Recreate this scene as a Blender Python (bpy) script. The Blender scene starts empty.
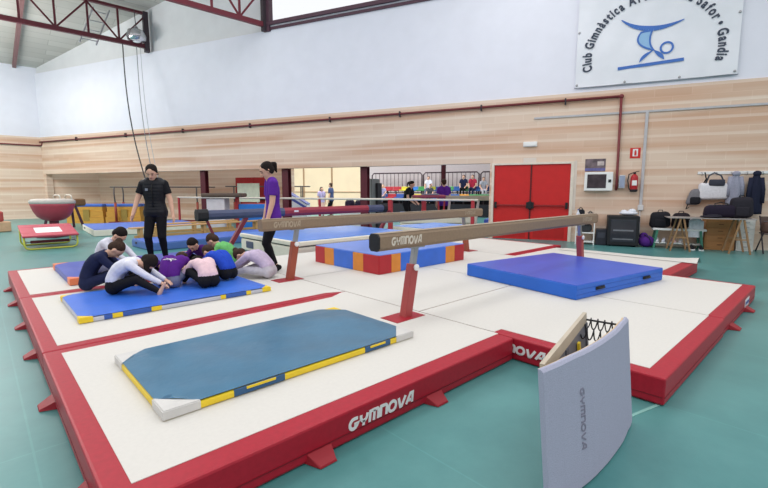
import bpy, bmesh, math, random
from mathutils import Vector as V, Matrix as M4, Euler
random.seed(7)
PI = math.pi
sc = bpy.context.scene
C = sc.collection
HC = 1.463
WA = math.radians(-67.385)                      # direction of the long back wall in the floor plan
WE = V((math.cos(WA), math.sin(WA), 0)); WN = V((-math.sin(WA), math.cos(WA), 0))
def W(s, d, z=0): return WE * s + WN * d + V((0, 0, z))

# ------------------------------------------------------------------ materials
def lin(c): return tuple(((x / 255) / 12.92 if x / 255 <= .04045 else ((x / 255 + .055) / 1.055) ** 2.4) for x in c)
MATS = {}
def mat(name, rgb, rough=.6, var=.06, scale=8, spec=.4, metal=0, bump=0, stretch=None, sheen=0):
    if name in MATS: return MATS[name]
    m = bpy.data.materials.new(name); m.use_nodes = True; nt = m.node_tree; b = nt.nodes['Principled BSDF']
    b.inputs['Roughness'].default_value = rough; b.inputs['Metallic'].default_value = metal
    b.inputs['Specular IOR Level'].default_value = spec
    if sheen: b.inputs['Sheen Weight'].default_value = sheen
    c = lin(rgb)
    tc = nt.nodes.new('ShaderNodeTexCoord'); mp = nt.nodes.new('ShaderNodeMapping'); n = nt.nodes.new('ShaderNodeTexNoise')
    if stretch: mp.inputs['Scale'].default_value = stretch
    n.inputs['Scale'].default_value = scale; n.inputs['Detail'].default_value = 4
    r = nt.nodes.new('ShaderNodeValToRGB')
    r.color_ramp.elements[0].position = .3; r.color_ramp.elements[1].position = .7
    r.color_ramp.elements[0].color = tuple(x * (1 - var) for x in c) + (1,)
    r.color_ramp.elements[1].color = tuple(min(1, x * (1 + var)) for x in c) + (1,)
    L = nt.links.new
    L(tc.outputs['Object'], mp.inputs['Vector']); L(mp.outputs['Vector'], n.inputs['Vector'])
    L(n.outputs['Fac'], r.inputs['Fac']); L(r.outputs['Color'], b.inputs['Base Color'])
    if bump:
        bp = nt.nodes.new('ShaderNodeBump'); bp.inputs['Strength'].default_value = bump; bp.inputs['Distance'].default_value = .01
        L(n.outputs['Fac'], bp.inputs['Height']); L(bp.outputs['Normal'], b.inputs['Normal'])
    MATS[name] = m
    return m

def brick_mat():
    m = bpy.data.materials.new('pale_block_wall'); m.use_nodes = True; nt = m.node_tree; L = nt.links.new
    b = nt.nodes['Principled BSDF']; b.inputs['Roughness'].default_value = .85
    tc = nt.nodes.new('ShaderNodeTexCoord'); sp = nt.nodes.new('ShaderNodeSeparateXYZ'); cb = nt.nodes.new('ShaderNodeCombineXYZ')
    L(tc.outputs['Object'], sp.inputs[0]); L(sp.outputs['X'], cb.inputs['X']); L(sp.outputs['Z'], cb.inputs['Y'])
    br = nt.nodes.new('ShaderNodeTexBrick')
    br.inputs['Color1'].default_value = lin((229, 206, 187)) + (1,); br.inputs['Color2'].default_value = lin((223, 198, 178)) + (1,)
    br.inputs['Mortar'].default_value = lin((232, 212, 195)) + (1,)
    br.inputs['Scale'].default_value = 1; br.inputs['Mortar Size'].default_value = .009
    br.inputs['Brick Width'].default_value = .8; br.inputs['Row Height'].default_value = .2; br.inputs['Mortar Smooth'].default_value = .4
    L(cb.outputs[0], br.inputs['Vector'])
    # bands of pinker courses
    mp = nt.nodes.new('ShaderNodeMapping'); mp.inputs['Scale'].default_value = (.12, 2.45, 1)
    n = nt.nodes.new('ShaderNodeTexNoise'); n.inputs['Scale'].default_value = 1.0; n.inputs['Detail'].default_value = 2
    L(cb.outputs[0], mp.inputs[0]); L(mp.outputs[0], n.inputs['Vector'])
    r = nt.nodes.new('ShaderNodeValToRGB'); r.color_ramp.elements[0].position = .42; r.color_ramp.elements[1].position = .62
    r.color_ramp.elements[0].color = (1, 1, 1, 1); r.color_ramp.elements[1].color = lin((238, 218, 206)) + (1,)
    L(n.outputs['Fac'], r.inputs['Fac'])
    mx = nt.nodes.new('ShaderNodeMixRGB'); mx.blend_type = 'MULTIPLY'; mx.inputs['Fac'].default_value = 1
    L(br.outputs['Color'], mx.inputs[1]); L(r.outputs['Color'], mx.inputs[2])
    m1 = nt.nodes.new('ShaderNodeMath'); m1.operation = 'MULTIPLY'; m1.inputs[1].default_value = 2.5; L(sp.outputs['Z'], m1.inputs[0])
    m2 = nt.nodes.new('ShaderNodeMath'); m2.operation = 'FRACT'; L(m1.outputs[0], m2.inputs[0])
    r2 = nt.nodes.new('ShaderNodeValToRGB'); e = r2.color_ramp.elements; e[0].position = .0; e[0].color = (.42, .42, .42, 1); e[1].position = .2; e[1].color = (0, 0, 0, 1)
    x = e.new(.13); x.color = (.42, .42, .42, 1); L(m2.outputs[0], r2.inputs['Fac'])
    m3 = nt.nodes.new('ShaderNodeMixRGB'); m3.inputs[2].default_value = lin((242, 226, 212)) + (1,)
    L(r2.outputs['Color'], m3.inputs['Fac']); L(mx.outputs[0], m3.inputs[1]); L(m3.outputs[0], b.inputs['Base Color'])
    return m
BRICK = brick_mat()

def floor_mat():
    m = bpy.data.materials.new('teal_sheet_floor'); m.use_nodes = True; nt = m.node_tree; L = nt.links.new
    b = nt.nodes['Principled BSDF']; b.inputs['Roughness'].default_value = .3; b.inputs['Specular IOR Level'].default_value = .45
    tc = nt.nodes.new('ShaderNodeTexCoord')
    n = nt.nodes.new('ShaderNodeTexNoise'); n.inputs['Scale'].default_value = .9; n.inputs['Detail'].default_value = 7; n.inputs['Roughness'].default_value = .65
    L(tc.outputs['Object'], n.inputs['Vector'])
    r = nt.nodes.new('ShaderNodeValToRGB'); r.color_ramp.elements[0].position = .3; r.color_ramp.elements[1].position = .72
    r.color_ramp.elements[0].color = lin((66, 124, 124)) + (1,); r.color_ramp.elements[1].color = lin((92, 150, 149)) + (1,)
    L(n.outputs['Fac'], r.inputs['Fac'])
    br = nt.nodes.new('ShaderNodeTexBrick'); br.offset = 0; br.inputs['Scale'].default_value = 1
    br.inputs['Color1'].default_value = (1, 1, 1, 1); br.inputs['Color2'].default_value = (.965, .97, .97, 1); br.inputs['Mortar'].default_value = (1.14, 1.12, 1.12, 1)
    br.inputs['Brick Width'].default_value = 18; br.inputs['Row Height'].default_value = 1.6; br.inputs['Mortar Size'].default_value = .006
    mp = nt.nodes.new('ShaderNodeMapping'); mp.inputs['Rotation'].default_value = (0, 0, PI / 2); mp.inputs['Location'].default_value = (3, -.12, 0)
    L(tc.outputs['Object'], mp.inputs[0]); L(mp.outputs[0], br.inputs['Vector'])
    mx = nt.nodes.new('ShaderNodeMixRGB'); mx.blend_type = 'MULTIPLY'; mx.inputs['Fac'].default_value = 1
    L(r.outputs['Color'], mx.inputs[1]); L(br.outputs['Color'], mx.inputs[2]); L(mx.outputs[0], b.inputs['Base Color'])
    r2 = nt.nodes.new('ShaderNodeMapRange'); r2.inputs['To Min'].default_value = .22; r2.inputs['To Max'].default_value = .42
    L(n.outputs['Fac'], r2.inputs['Value']); L(r2.outputs[0], b.inputs['Roughness'])
    return m

def roof_mat():
    m = bpy.data.materials.new('grey_roof_boards'); m.use_nodes = True; nt = m.node_tree; L = nt.links.new
    b = nt.nodes['Principled BSDF']; b.inputs['Roughness'].default_value = .9
    tc = nt.nodes.new('ShaderNodeTexCoord'); br = nt.nodes.new('ShaderNodeTexBrick')
    br.inputs['Color1'].default_value = lin((192, 188, 182)) + (1,); br.inputs['Color2'].default_value = lin((178, 174, 168)) + (1,)
    br.inputs['Mortar'].default_value = lin((158, 154, 148)) + (1,); br.inputs['Scale'].default_value = 1
    br.inputs['Brick Width'].default_value = 2; br.inputs['Row Height'].default_value = .5; br.inputs['Mortar Size'].default_value = .012
    L(tc.outputs['Object'], br.inputs['Vector']); L(br.outputs['Color'], b.inputs['Base Color'])
    return m

def glass_mat():
    m = bpy.data.materials.new('clerestory_glass'); m.use_nodes = True; b = m.node_tree.nodes['Principled BSDF']
    b.inputs['Base Color'].default_value = (.97, .98, 1, 1); b.inputs['Roughness'].default_value = .02
    b.inputs['Transmission Weight'].default_value = 1; b.inputs['IOR'].default_value = 1.02
    return m

WHITEWALL = mat('white_plaster', (236, 236, 247), .8, .02, 2)
GREYWALL = mat('grey_plaster', (222, 221, 224), .85, .03, 2)
REDM = mat('red_vinyl', (166, 26, 46), .42, .08, 30, .35, bump=.05)
CREAM = mat('cream_mat_cover', (211, 208, 202), .7, .02, 40)
WHITE = mat('white_paint', (236, 236, 236), .5, .02)
LETTER = mat('white_lettering', (235, 232, 232), .6, .03)
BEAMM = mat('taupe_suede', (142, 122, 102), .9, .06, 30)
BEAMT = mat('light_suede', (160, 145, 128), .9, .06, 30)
BLACK = mat('black_rubber', (26, 27, 32), .6, .1)
STEEL = mat('steel', (165, 165, 168), .35, .05, metal=.8)
REDMETAL = mat('oxide_red_enamel', (158, 58, 52), .45, .06, 20)
TEALV = mat('teal_blue_vinyl', (64, 112, 142), .28, .1, 4, .5, bump=.9)
BLUEV = mat('royal_blue_vinyl', (52, 108, 212), .38, .06, 6, .5, bump=.12)
NAVYV = mat('deep_blue_vinyl', (48, 72, 172), .4, .06, 6, .5, bump=.1)
BIGBLUE = mat('cobalt_vinyl', (52, 90, 198), .35, .05, 4, .5, bump=.08)
BIGBLUES = mat('bright_blue_vinyl_side', (36, 100, 200), .45, .05, 4)
YELLOW = mat('yellow_vinyl', (232, 200, 44), .5, .05)
GREYC = mat('grey_corner_vinyl', (205, 203, 200), .6, .05)
DARKBLUE = mat('slate_blue_vinyl', (48, 88, 128), .5, .06)
ORANGE = mat('orange_vinyl', (218, 138, 56), .5, .05)
CORAL = mat('coral_vinyl', (230, 130, 90), .5, .05)
CRIMSON = mat('crimson_vinyl', (176, 40, 48), .5, .06)
LBLUE = mat('pale_blue_vinyl', (110, 145, 225), .35, .05, 5, .5)
CARPET = mat('lilac_grey_carpet', (168, 170, 190), .95, .09, 220, .1, bump=.35)
PLY = mat('plywood', (205, 180, 145), .55, .08, 4, stretch=(1, 1, 14))
PINE = mat('varnished_pine', (202, 160, 104), .5, .1, 3, stretch=(1, 6, 6))
OAK = mat('golden_oak', (196, 146, 62), .5, .1, 3, stretch=(1, 1, 6))
DOORRED = mat('scarlet_paint', (200, 34, 34), .45, .04, 5)
TRUSS = mat('maroon_steel', (88, 28, 40), .5, .08)
TRUSSB = mat('bright_maroon_steel', (124, 44, 58), .5, .08)
DARKSTEEL = mat('dark_steel', (58, 46, 54), .5, .08)
PADNAVY = mat('navy_pad', (74, 82, 112), .55, .08)
PADRED = mat('wine_pad', (154, 54, 68), .5, .06)
SKIN = mat('skin', (222, 176, 152), .55, .04, 20)
SKIN2 = mat('skin_tan', (208, 160, 134), .55, .04, 20)
HAIRD = mat('dark_brown_hair', (36, 29, 28), .8, .2, 60, .15)
HAIRB = mat('brown_hair', (66, 50, 42), .8, .2, 60, .15)
EYEW = mat('eye_dark', (40, 30, 28), .3, .05)
LIP = mat('lip', (184, 104, 98), .5, .04)

def cloth(name, rgb): return mat(name, rgb, .85, .08, 25, .2, bump=.15)

# ------------------------------------------------------------------ mesh builder
class MB:
    def __init__(s): s.bm = bmesh.new(); s.mats = []
    def _mi(s, m):
        if m is None: return 0
        if m not in s.mats: s.mats.append(m)
        return s.mats.index(m)
    def _tag(s, geom, m, mtx=None):
        vs = [g for g in geom if isinstance(g, bmesh.types.BMVert)]
        if mtx is not None: bmesh.ops.transform(s.bm, matrix=mtx, verts=vs)
        i = s._mi(m)
        for f in {f for v in vs for f in v.link_faces}: f.material_index = i
        return vs
    def box(s, x0, x1, y0, y1, z0, z1, m=None, bev=0, mtx=None, seg=2):
        g = bmesh.ops.create_cube(s.bm, size=1)['verts']
        for v in g: v.co = V(((x0 + x1) / 2 + v.co.x * (x1 - x0), (y0 + y1) / 2 + v.co.y * (y1 - y0), (z0 + z1) / 2 + v.co.z * (z1 - z0)))
        if bev:
            es = {e for v in g for e in v.link_edges}
            r = bmesh.ops.bevel(s.bm, geom=list(es), offset=bev, segments=seg, affect='EDGES', profile=.5)
            g = list({v for f in r['faces'] for v in f.verts} | {v for v in g if v.is_valid})
        s._tag(g, m, mtx); return s
    def tube(s, pts, r, m=None, seg=10, r2=None, cap=True):
        pts = [V(p) for p in pts]; rings = []; n = len(pts)
        up = None
        for i, p in enumerate(pts):
            t = (pts[min(i + 1, n - 1)] - pts[max(i - 1, 0)]).normalized()
            if up is None:
                up = V((0, 0, 1)) if abs(t.z) < .9 else V((1, 0, 0))
            a = t.cross(up).normalized(); up = a.cross(t).normalized()
            rr = r if r2 is None else r + (r2 - r) * i / max(1, n - 1)
            rings.append([s.bm.verts.new(p + (a * math.cos(k * 2 * PI / seg) + up * math.sin(k * 2 * PI / seg)) * rr) for k in range(seg)])
        i_ = s._mi(m); fs = []
        for i in range(n - 1):
            for k in range(seg):
                fs.append(s.bm.faces.new((rings[i][k], rings[i][(k + 1) % seg], rings[i + 1][(k + 1) % seg], rings[i + 1][k])))
        if cap:
            fs.append(s.bm.faces.new(rings[0][::-1])); fs.append(s.bm.faces.new(rings[-1]))
        for f in fs: f.material_index = i_; f.smooth = True
        return s
    def bar(s, a, b, w, h, m=None, bev=0):
        a, b = V(a), V(b); d = b - a; L = d.length
        q = d.to_track_quat('X', 'Z').to_matrix().to_4x4()
        return s.box(0, L, -w / 2, w / 2, -h / 2, h / 2, m, bev, M4.Translation(a) @ q)
    def ell(s, c, rx, ry, rz, m=None, rot=None, seg=16):
        g = bmesh.ops.create_uvsphere(s.bm, u_segments=seg, v_segments=max(6, seg // 2 + 2), radius=1)['verts']
        mt = M4.Translation(V(c)) @ (rot.to_4x4() if rot else M4()) @ M4.Diagonal((rx, ry, rz, 1))
        vs = s._tag(g, m, mt)
        for f in {f for v in vs for f in v.link_faces}: f.smooth = True
        return s
    def lathe(s, prof, m=None, seg=28, at=(0, 0, 0), sx=1, sy=1):
        rings = [[s.bm.verts.new((at[0] + sx * r * math.cos(k * 2 * PI / seg), at[1] + sy * r * math.sin(k * 2 * PI / seg), at[2] + z)) for k in range(seg)] for r, z in prof]
        i_ = s._mi(m); fs = []
        for i in range(len(rings) - 1):
            for k in range(seg): fs.append(s.bm.faces.new((rings[i][k], rings[i][(k + 1) % seg], rings[i + 1][(k + 1) % seg], rings[i + 1][k])))
        fs.append(s.bm.faces.new(rings[0][::-1])); fs.append(s.bm.faces.new(rings[-1]))
        for f in fs: f.material_index = i_; f.smooth = True
        return s
    def prism(s, poly, z0, z1, m=None, fn=None):
        """poly in 2-D, extruded z0..z1; fn maps (x,y,z) to the final point."""
        fn = fn or (lambda x, y, z: V((x, y, z)))
        a = [s.bm.verts.new(fn(x, y, z0)) for x, y in poly]; b = [s.bm.verts.new(fn(x, y, z1)) for x, y in poly]
        fs = [s.bm.faces.new(a[::-1]), s.bm.faces.new(b)]
        n = len(poly)
        for i in range(n): fs.append(s.bm.faces.new((a[i], a[(i + 1) % n], b[(i + 1) % n], b[i])))
        i_ = s._mi(m)
        for f in fs: f.material_index = i_
        return s
    def ribbon(s, pts, w, z0, z1, m, fn, closed=False):
        """flat stroke of width w along 2-D points (mitred), mapped by fn."""
        P = [V((p[0], p[1])) for p in pts]; n = len(P); Lf = []; Rt = []
        for i in range(n):
            if closed: p0, p1 = P[i - 1], P[(i + 1) % n]
            else: p0, p1 = P[max(i - 1, 0)], P[min(i + 1, n - 1)]
            d1 = (P[i] - p0); d2 = (p1 - P[i])
            d1 = d1.normalized() if d1.length > 1e-9 else d2.normalized(); d2 = d2.normalized() if d2.length > 1e-9 else d1
            n1 = V((-d1.y, d1.x)); n2 = V((-d2.y, d2.x)); mi = (n1 + n2)
            mi = mi.normalized() if mi.length > 1e-6 else n1
            k = w / 2 / max(.45, mi.dot(n1)); Lf.append(P[i] + mi * k); Rt.append(P[i] - mi * k)
        rng = n if closed else n - 1
        for i in range(rng):
            j = (i + 1) % n
            s.prism([Rt[i], Rt[j], Lf[j], Lf[i]], z0, z1, m, fn)
        return s
    def build(s, name, m=None, parent=None, smooth=False, loc=None):
        bmesh.ops.recalc_face_normals(s.bm, faces=s.bm.faces[:])
        me = bpy.data.meshes.new(name); s.bm.to_mesh(me); s.bm.free()
        for x in (s.mats or [m]): me.materials.append(x)
        if smooth:
            for p in me.polygons: p.use_smooth = True
        o = bpy.data.objects.new(name, me); C.objects.link(o)
        if parent: o.parent = parent
        if loc: o.location = loc
        return o

def thing(name, label, cat, loc=(0, 0, 0), rotz=0, group=None):
    o = bpy.data.objects.new(name, None); C.objects.link(o); o.empty_display_size = .1
    o.location = loc; o.rotation_euler = (0, 0, rotz); o['label'] = label; o['category'] = cat
    if group: o['group'] = group
    return o
def tag(o, label, cat, group=None, kind=None):
    o['label'] = label; o['category'] = cat
    if group: o['group'] = group
    if kind: o['kind'] = kind
    return o
def struct(o, label, cat):
    o['kind'] = 'structure'; o['label'] = label; o['category'] = cat
    return o
def copy_tree(o, parent=None):
    c = o.copy(); C.objects.link(c)
    if parent: c.parent = parent
    for ch in list(o.children): copy_tree(ch, c)
    return c
def onwall(o, s, d, z=0):
    o.location = W(s, d, z); o.rotation_euler = (0, 0, WA); return o

# ------------------------------------------------------------------ lettering
def arc(cx, cy, r, a0, a1, n=5): return [(cx + r * math.cos(math.radians(a0 + (a1 - a0) * i / n)), cy + r * math.sin(math.radians(a0 + (a1 - a0) * i / n))) for i in range(n + 1)]
GLYPH = {
    'G': (.86, [([(.74, .86)] + arc(.36, .5, .38, 60, 330, 10)[1:] + [(.76, .44), (.42, .44)], False)]),
    'Y': (.84, [([(.06, .92), (.08, .7)] + arc(.4, .72, .31, 190, 350, 8) + [(.74, .92)], False), ([(.4, .44), (.4, .04)], False)]),
    'M': (1.04, [([(.06, .06), (.06, .9), (.8, .9)] + arc(.8, .74, .16, 90, 0, 4) + [(.96, .06)], False), ([(.51, .88), (.51, .06)], False)]),
    'n': (.82, [([(.06, .06), (.06, .9), (.5, .9)] + arc(.5, .68, .22, 90, 0, 5) + [(.72, .06)], False)]),
    'O': (.96, [(arc(.42, .48, .41, 0, 342, 18), True)]),
    'V': (.86, [([(.02, .9), (.3, .08), (.44, .08), (.86, .9)], False)]),
    'A': (.86, [([(.02, .06), (.46, .9), (.76, .9), (.76, .06)], False), ([(.3, .32), (.72, .32)], False)]),
}
def brand_word(mb, word, h, fn, m, stroke=.2, slant=.12, z=.0015, wide=1.0):
    """letters drawn as strokes, from (0,0), cap height h."""
    x = 0
    for ch in word:
        adv, strokes = GLYPH[ch]
        for pts, cl in strokes:
            pp = [((x + px * wide + slant * py) * h, py * h) for px, py in pts]
            mb.ribbon(pp, stroke * h, 0, z, m, fn, cl)
        x += adv * wide + .14
    return x * h
def word_width(word, h, wide=1.0): return sum(GLYPH[c][0] * wide + .14 for c in word) * h

def char_mesh(ch, bold=.012):
    cu = bpy.data.curves.new('letter', 'FONT'); cu.body = ch; cu.size = 1; cu.offset = bold; cu.extrude = .02; cu.align_x = 'CENTER'
    o = bpy.data.objects.new('letter', cu); C.objects.link(o)
    dg = bpy.context.evaluated_depsgraph_get(); dg.update()
    me = bpy.data.meshes.new_from_object(o.evaluated_get(dg))
    w = o.dimensions.x
    bpy.data.objects.remove(o); bpy.data.curves.remove(cu)
    return me, w
# ================================================================== THE SETTING
mb = MB(); mb.box(-40, 45, -30, 45, -.2, 0); struct(mb.build('floor', floor_mat()), 'teal green sheet floor of the gymnastics hall', 'floor')
CORNER = W(-24.99, 13.3)
mb = MB(); mb.bar((2.5, .97, .002), (3.35, .75, .002), .022, .003)
struct(mb.build('trim_2', mat('faint_floor_line', (128, 178, 172), .4)), 'faint pale line on the teal floor beside the springboard', 'floor marking')
# long back wall in its own frame: x along the wall, y into it
mb = MB()
DS0, DS1, DZ = -2.42, -.22, 2.21
mb.box(-25.0, -2.5, 0, .3, 2.24, 4.07)                 # lintel over the wide opening
mb.box(-25.0, -24.78, 0, .3, 0, 2.24)
mb.box(-2.5, DS0, 0, .3, 0, 4.07); mb.box(DS0, DS1, 0, .3, DZ, 4.07); mb.box(DS1, 14, 0, .3, 0, 4.07)
o = mb.build('wall_back', BRICK); onwall(o, 0, 13.3); struct(o, 'pale block wall with a wide low opening and a red double door', 'wall')
mb = MB(); mb.box(-25.0, 14, .02, .3, 4.07, 7.15)
o = mb.build('wall_back_upper', WHITEWALL); onwall(o, 0, 13.3); struct(o, 'white plastered upper wall above the block courses', 'wall')
mb = MB(); mb.box(-25.0, -10.6, .1, .3, 7.15, 11)
o = mb.build('wall_back_gable', GREYWALL); onwall(o, 0, 13.3); struct(o, 'grey rendered gable strip between the two roof trusses', 'wall')
mb = MB(); mb.box(-16.62, -13.8, .05, .1, 7.15, 11); 
# left wall, along X
YL = CORNER.y
mb = MB(); mb.box(-14, 0, 0, .3, 0, 4.07)
o = mb.build('wall_left', BRICK); o.location = (CORNER.x + .3, YL, 0); struct(o, 'pale block wall at the far left end of the hall', 'wall')
mb = MB(); mb.box(-14, 0, .02, .3, 4.07, 8)
o = mb.build('wall_left_upper', WHITEWALL); o.location = (CORNER.x + .3, YL, 0); struct(o, 'white plastered upper part of the left end wall', 'wall')
# roof over the far bay, rising from the left wall
def roofz(y): return 7.45 + .19 * (28.18 - y)
mb = MB()
def rp(x, y, z): return V((x, y, roofz(y) + z))
xs = lambda y: (W(0, 13.4).y - y) and (13.4 - WN.y * y) / WN.x
poly = [(-12, YL + .1), (xs(YL + .1), YL + .1), (xs(15.0), 15.0), (-12, 15.0)]
mb.prism(poly, 0, .12, None, rp)
struct(mb.build('ceiling', roof_mat()), 'grey boarded sloping roof over the far bay', 'ceiling')
# clerestory window to the right of the second truss
mb = MB()
for z0, z1, y0, y1 in ((7.15, 7.24, -.02, .16), (7.3, 7.42, -.08, .12), (9.2, 9.35, -.05, .12)): mb.box(-10.6, 14, y0, y1, z0, z1)
mb.box(-10.72, -10.45, -.06, .16, 7.1, 9.35)
for s in (-2.6, 5.4): mb.box(s, s + .1, -.04, .12, 7.4, 9.2)
w1 = mb.build('window_1', mat('window_frame_maroon', (88, 58, 72), .5, .05)); onwall(w1, 0, 13.3); struct(w1, 'long clerestory window with dark maroon frame at the top of the wall', 'window')
mb = MB(); mb.box(-10.5, 14, .03, .045, 7.4, 9.25); g = mb.build('window_glass', glass_mat(), w1)
mb = MB(); mb.box(-10.6, 14, .0, .06, 7.24, 7.3); mb.build('sill_flashing', mat('pale_flashing', (200, 200, 210), .5), w1)
# annexe seen under the lintel
mb = MB(); mb.box(-24.2, -11.3, 0, .2, 0, 3.4)
o = mb.build('wall_recess', BRICK); onwall(o, 0, 15.5); struct(o, 'pale block wall at the back of the low recess', 'wall')
mb = MB(); mb.box(0, 2.6, 0, .2, 0, 3.4)
o = mb.build('wall_recess_left', BRICK); o.location = (CORNER.x + .3, YL, 0); struct(o, 'pale block end wall of the low recess at left', 'wall')
mb = MB(); mb.box(-32, -12.75, 0, .2, 0, 4.4)
o = mb.build('wall_annexe', mat('lit_timber_wall', (244, 222, 190), .7, .04, 1.2)); onwall(o, 0, 26.0); struct(o, 'brightly lit timber panelled wall of the adjoining hall', 'wall')
mb = MB(); mb.box(-12.75, 4, 0, .2, 0, 4.4)
o = mb.build('wall_annexe_grey', mat('annexe_grey', (206, 196, 198), .8, .03)); onwall(o, 0, 26.0); struct(o, 'grey wall of the adjoining hall behind the spectator stand', 'wall')
mb = MB()
for s in (-17.95, -15.65): mb.box(s, s + .1, -.03, 0, 0, 4.2)
mb.box(-21, -12.8, -.03, 0, 1.27, 1.32)
o = mb.build('trim_annexe', mat('timber_joint', (176, 140, 108), .6)); onwall(o, 0, 25.99); struct(o, 'brown joints between the timber panels', 'trim')
mb = MB(); mb.box(-22.5, -19, -1, 1, 0, .05)
mb.bm.free()
for i, (s, d, w, lb) in enumerate(((-14.26, 13.55, .26, 'maroon steel column left of the purple-shirted coach, beside the bars'), (-10.11, 13.55, .28, 'maroon steel column just right of the purple-shirted coach'), (-6.81, 13.55, .26, 'maroon steel column beside the grey cupboard'), (-5.33, 18.0, .15, 'thin maroon column in front of the spectator railing'))):
    mb = MB(); h = w / 2
    mb.box(-h, h, -.1, -.085, 0, 2.24 if d < 14 else 3.6, TRUSS); mb.box(-h, h, .085, .1, 0, 2.24 if d < 14 else 3.6, TRUSS); mb.box(-.02, .02, -.085, .085, 0, 2.24 if d < 14 else 3.6, TRUSS)
    o = mb.build('column'); onwall(o, s, d); struct(o, lb, 'column')
# red double door
dr = thing('door_1', 'scarlet double fire door with panic bars beside the coat rail wall', 'door'); onwall(dr, 0, 13.3); dr['kind'] = 'structure'
mb = MB()
mb.box(DS0 - .02, DS0 + .05, -.04, .1, 0, DZ + .03); mb.box(DS1 - .05, DS1 + .03, -.04, .1, 0, DZ + .03); mb.box(DS0 + .05, DS1 - .05, -.04, .1, DZ - .03, DZ + .03)
mb.build('door_frame', mat('door_frame_cream', (226, 214, 200), .5), dr)
mid = (DS0 + DS1) / 2
for k, (a, b) in enumerate(((DS0 + .055, mid - .006), (mid + .006, DS1 - .055))):
    mb = MB(); mb.box(a, b, .0, .06, .01, DZ - .035, None, .006); lf = mb.build('door_leaf', DOORRED, dr)
    mb = MB(); mb.box(a + .06, b - .06, -.075, -.045, .98, 1.03, mat('panic_bar_red', (140, 28, 30), .4), .008); mb.box(a + .03, a + .1, -.08, 0, .92, 1.1, BLACK, .01); mb.box(b - .1, b - .03, -.08, 0, .92, 1.1, BLACK, .01)
    mb.build('panic_bar', None, lf)
    mb = MB(); mb.box(a + .1, b - .1, -.004, 0, .07, .4); mb.build('kick_panel', mat('dark_scarlet', (176, 28, 28), .45), lf)
mb = MB(); mb.box(mid - .02, mid + .02, -.02, 0, .02, DZ - .04); mb.build('meeting_stile', mat('dark_stile', (90, 20, 24), .5), dr)
mb = MB(); mb.box(mid - .05, mid + .05, -.1, -.02, .9, 1.12, None, .015); mb.build('door_lock', BLACK, dr)
# light plaster repair around the door
mb = MB(); mb.box(-1.55, -1.2, -.006, 0, DZ + .03, DZ + .16); mb.box(DS1 + .03, DS1 + .1, -.006, 0, .9, DZ + .05)
o = mb.build('trim_1', mat('patch_plaster', (224, 212, 202), .85, .05, 3)); onwall(o, 0, 13.298); struct(o, 'pale plaster repair around the red door', 'trim')
# red door in the recess
d2 = thing('door_2', 'red double door in the recess behind the purple-shirted coach', 'door'); onwall(d2, 0, 15.49); d2['kind'] = 'structure'
for a, b in ((-14.35, -13.31), (-13.29, -12.25)):
    mb = MB(); mb.box(a, b, -.06, 0, 0, 2.0, None, .008); lf = mb.build('door_leaf', mat('deep_red_paint', (168, 30, 36), .5), d2)
    mb = MB(); mb.box(a + .1, b - .1, -.13, -.09, 1.0, 1.05, None, .01); mb.build('panic_bar', BLACK, lf)

# trusses
def truss(y, x0, x1, zb, zt, name, label, m):
    t = thing(name, label, 'roof truss', (x1, y, zb)); t['kind'] = 'structure'; H = zt - zb; L = x1 - x0
    mb = MB(); mb.box(-L, 0, -.07, .07, -.02, .14); mb.build('bottom_chord', m, t)
    mb = MB(); mb.box(-L, 0, -.07, .07, H - .1, H); mb.build('top_chord', m, t)
    mb = MB(); mb.box(-.12, .06, -.1, .1, -.16, H + .02); mb.build('end_post', DARKSTEEL, t)
    n = int(L / .95); st = L / n
    for k in range(1, n):
        mb = MB(); mb.box(-k * st - .035, -k * st + .035, -.03, .03, .1, H - .08); mb.build('upright', m, t)
    for k in range(n):
        a = (-k * st, 0, .1 if k % 2 else H - .1); b = (-(k + 1) * st, 0, H - .1 if k % 2 else .1)
        if k % 2 == 0: a, b = (-k * st, 0, H - .1), (-(k + 1) * st, 0, .1)
        mb = MB(); mb.bar(a, b, .05, .06); mb.build('diagonal', m, t)
    return t
truss(20.5, -5.5, 5.78, 7.28, 8.68, 'roof_truss', 'dark maroon roof truss at the upper left carrying a round lamp', TRUSS)
truss(14.95, -3.4, 8.17, 7.28, 8.75, 'roof_truss', 'brighter maroon roof truss ending at the clerestory window', TRUSSB)
mb = MB(); mb.bar((1.93, 28.1, roofz(28.1) - .1), (1.93, 15.2, roofz(15.2) - .1), .14, .18)
struct(mb.build('trim_rafter', mat('rafter_brown', (128, 92, 92), .6)), 'brown rafter running up the sloping roof', 'trim')
# gutter bend and ladder up in the roof
la = thing('roof_ladder', 'pale metal access ladder up in the roof behind the dark truss', 'ladder', (4.0, 20.75, 7.35))
for dx in (0, .55):
    mb = MB(); mb.bar((dx - .55, .05, -.25), (dx + .1, .55, 1.35), .04, .05); mb.build('ladder_rail', mat('pale_metal', (186, 186, 190), .5), la)
for k in range(4):
    f = .1 + k * .26; mb = MB(); mb.bar((-.55 + .65 * f, .05 + .5 * f, -.25 + 1.6 * f), (.65 * f, .05 + .5 * f, -.25 + 1.6 * f), .03, .03); mb.build('ladder_rung', mat('pale_metal', (186, 186, 190), .5), la)
lp = thing('pendant_lamp', 'round silvery industrial lamp hanging at the end of the dark truss', 'lamp', (5.33, 20.3, 7.4))
mb = MB(); mb.lathe([(.02, .62), (.06, .58), (.1, .5), (.3, .42), (.36, .2), (.34, .05), (.2, .0), (.02, -.01)], mat('lamp_chrome', (200, 200, 206), .15, .1, metal=.9)); mb.build('lamp_shade', None, lp)
mb = MB(); mb.ell((0, 0, .08), .2, .2, .12); mb.build('bulb', mat('lamp_glass', (236, 236, 236), .15, .02), lp)
mb = MB(); mb.tube([(0, 0, .6), (0, .1, 1.25)], .015); mb.build('hanger', DARKSTEEL, lp)
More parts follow.
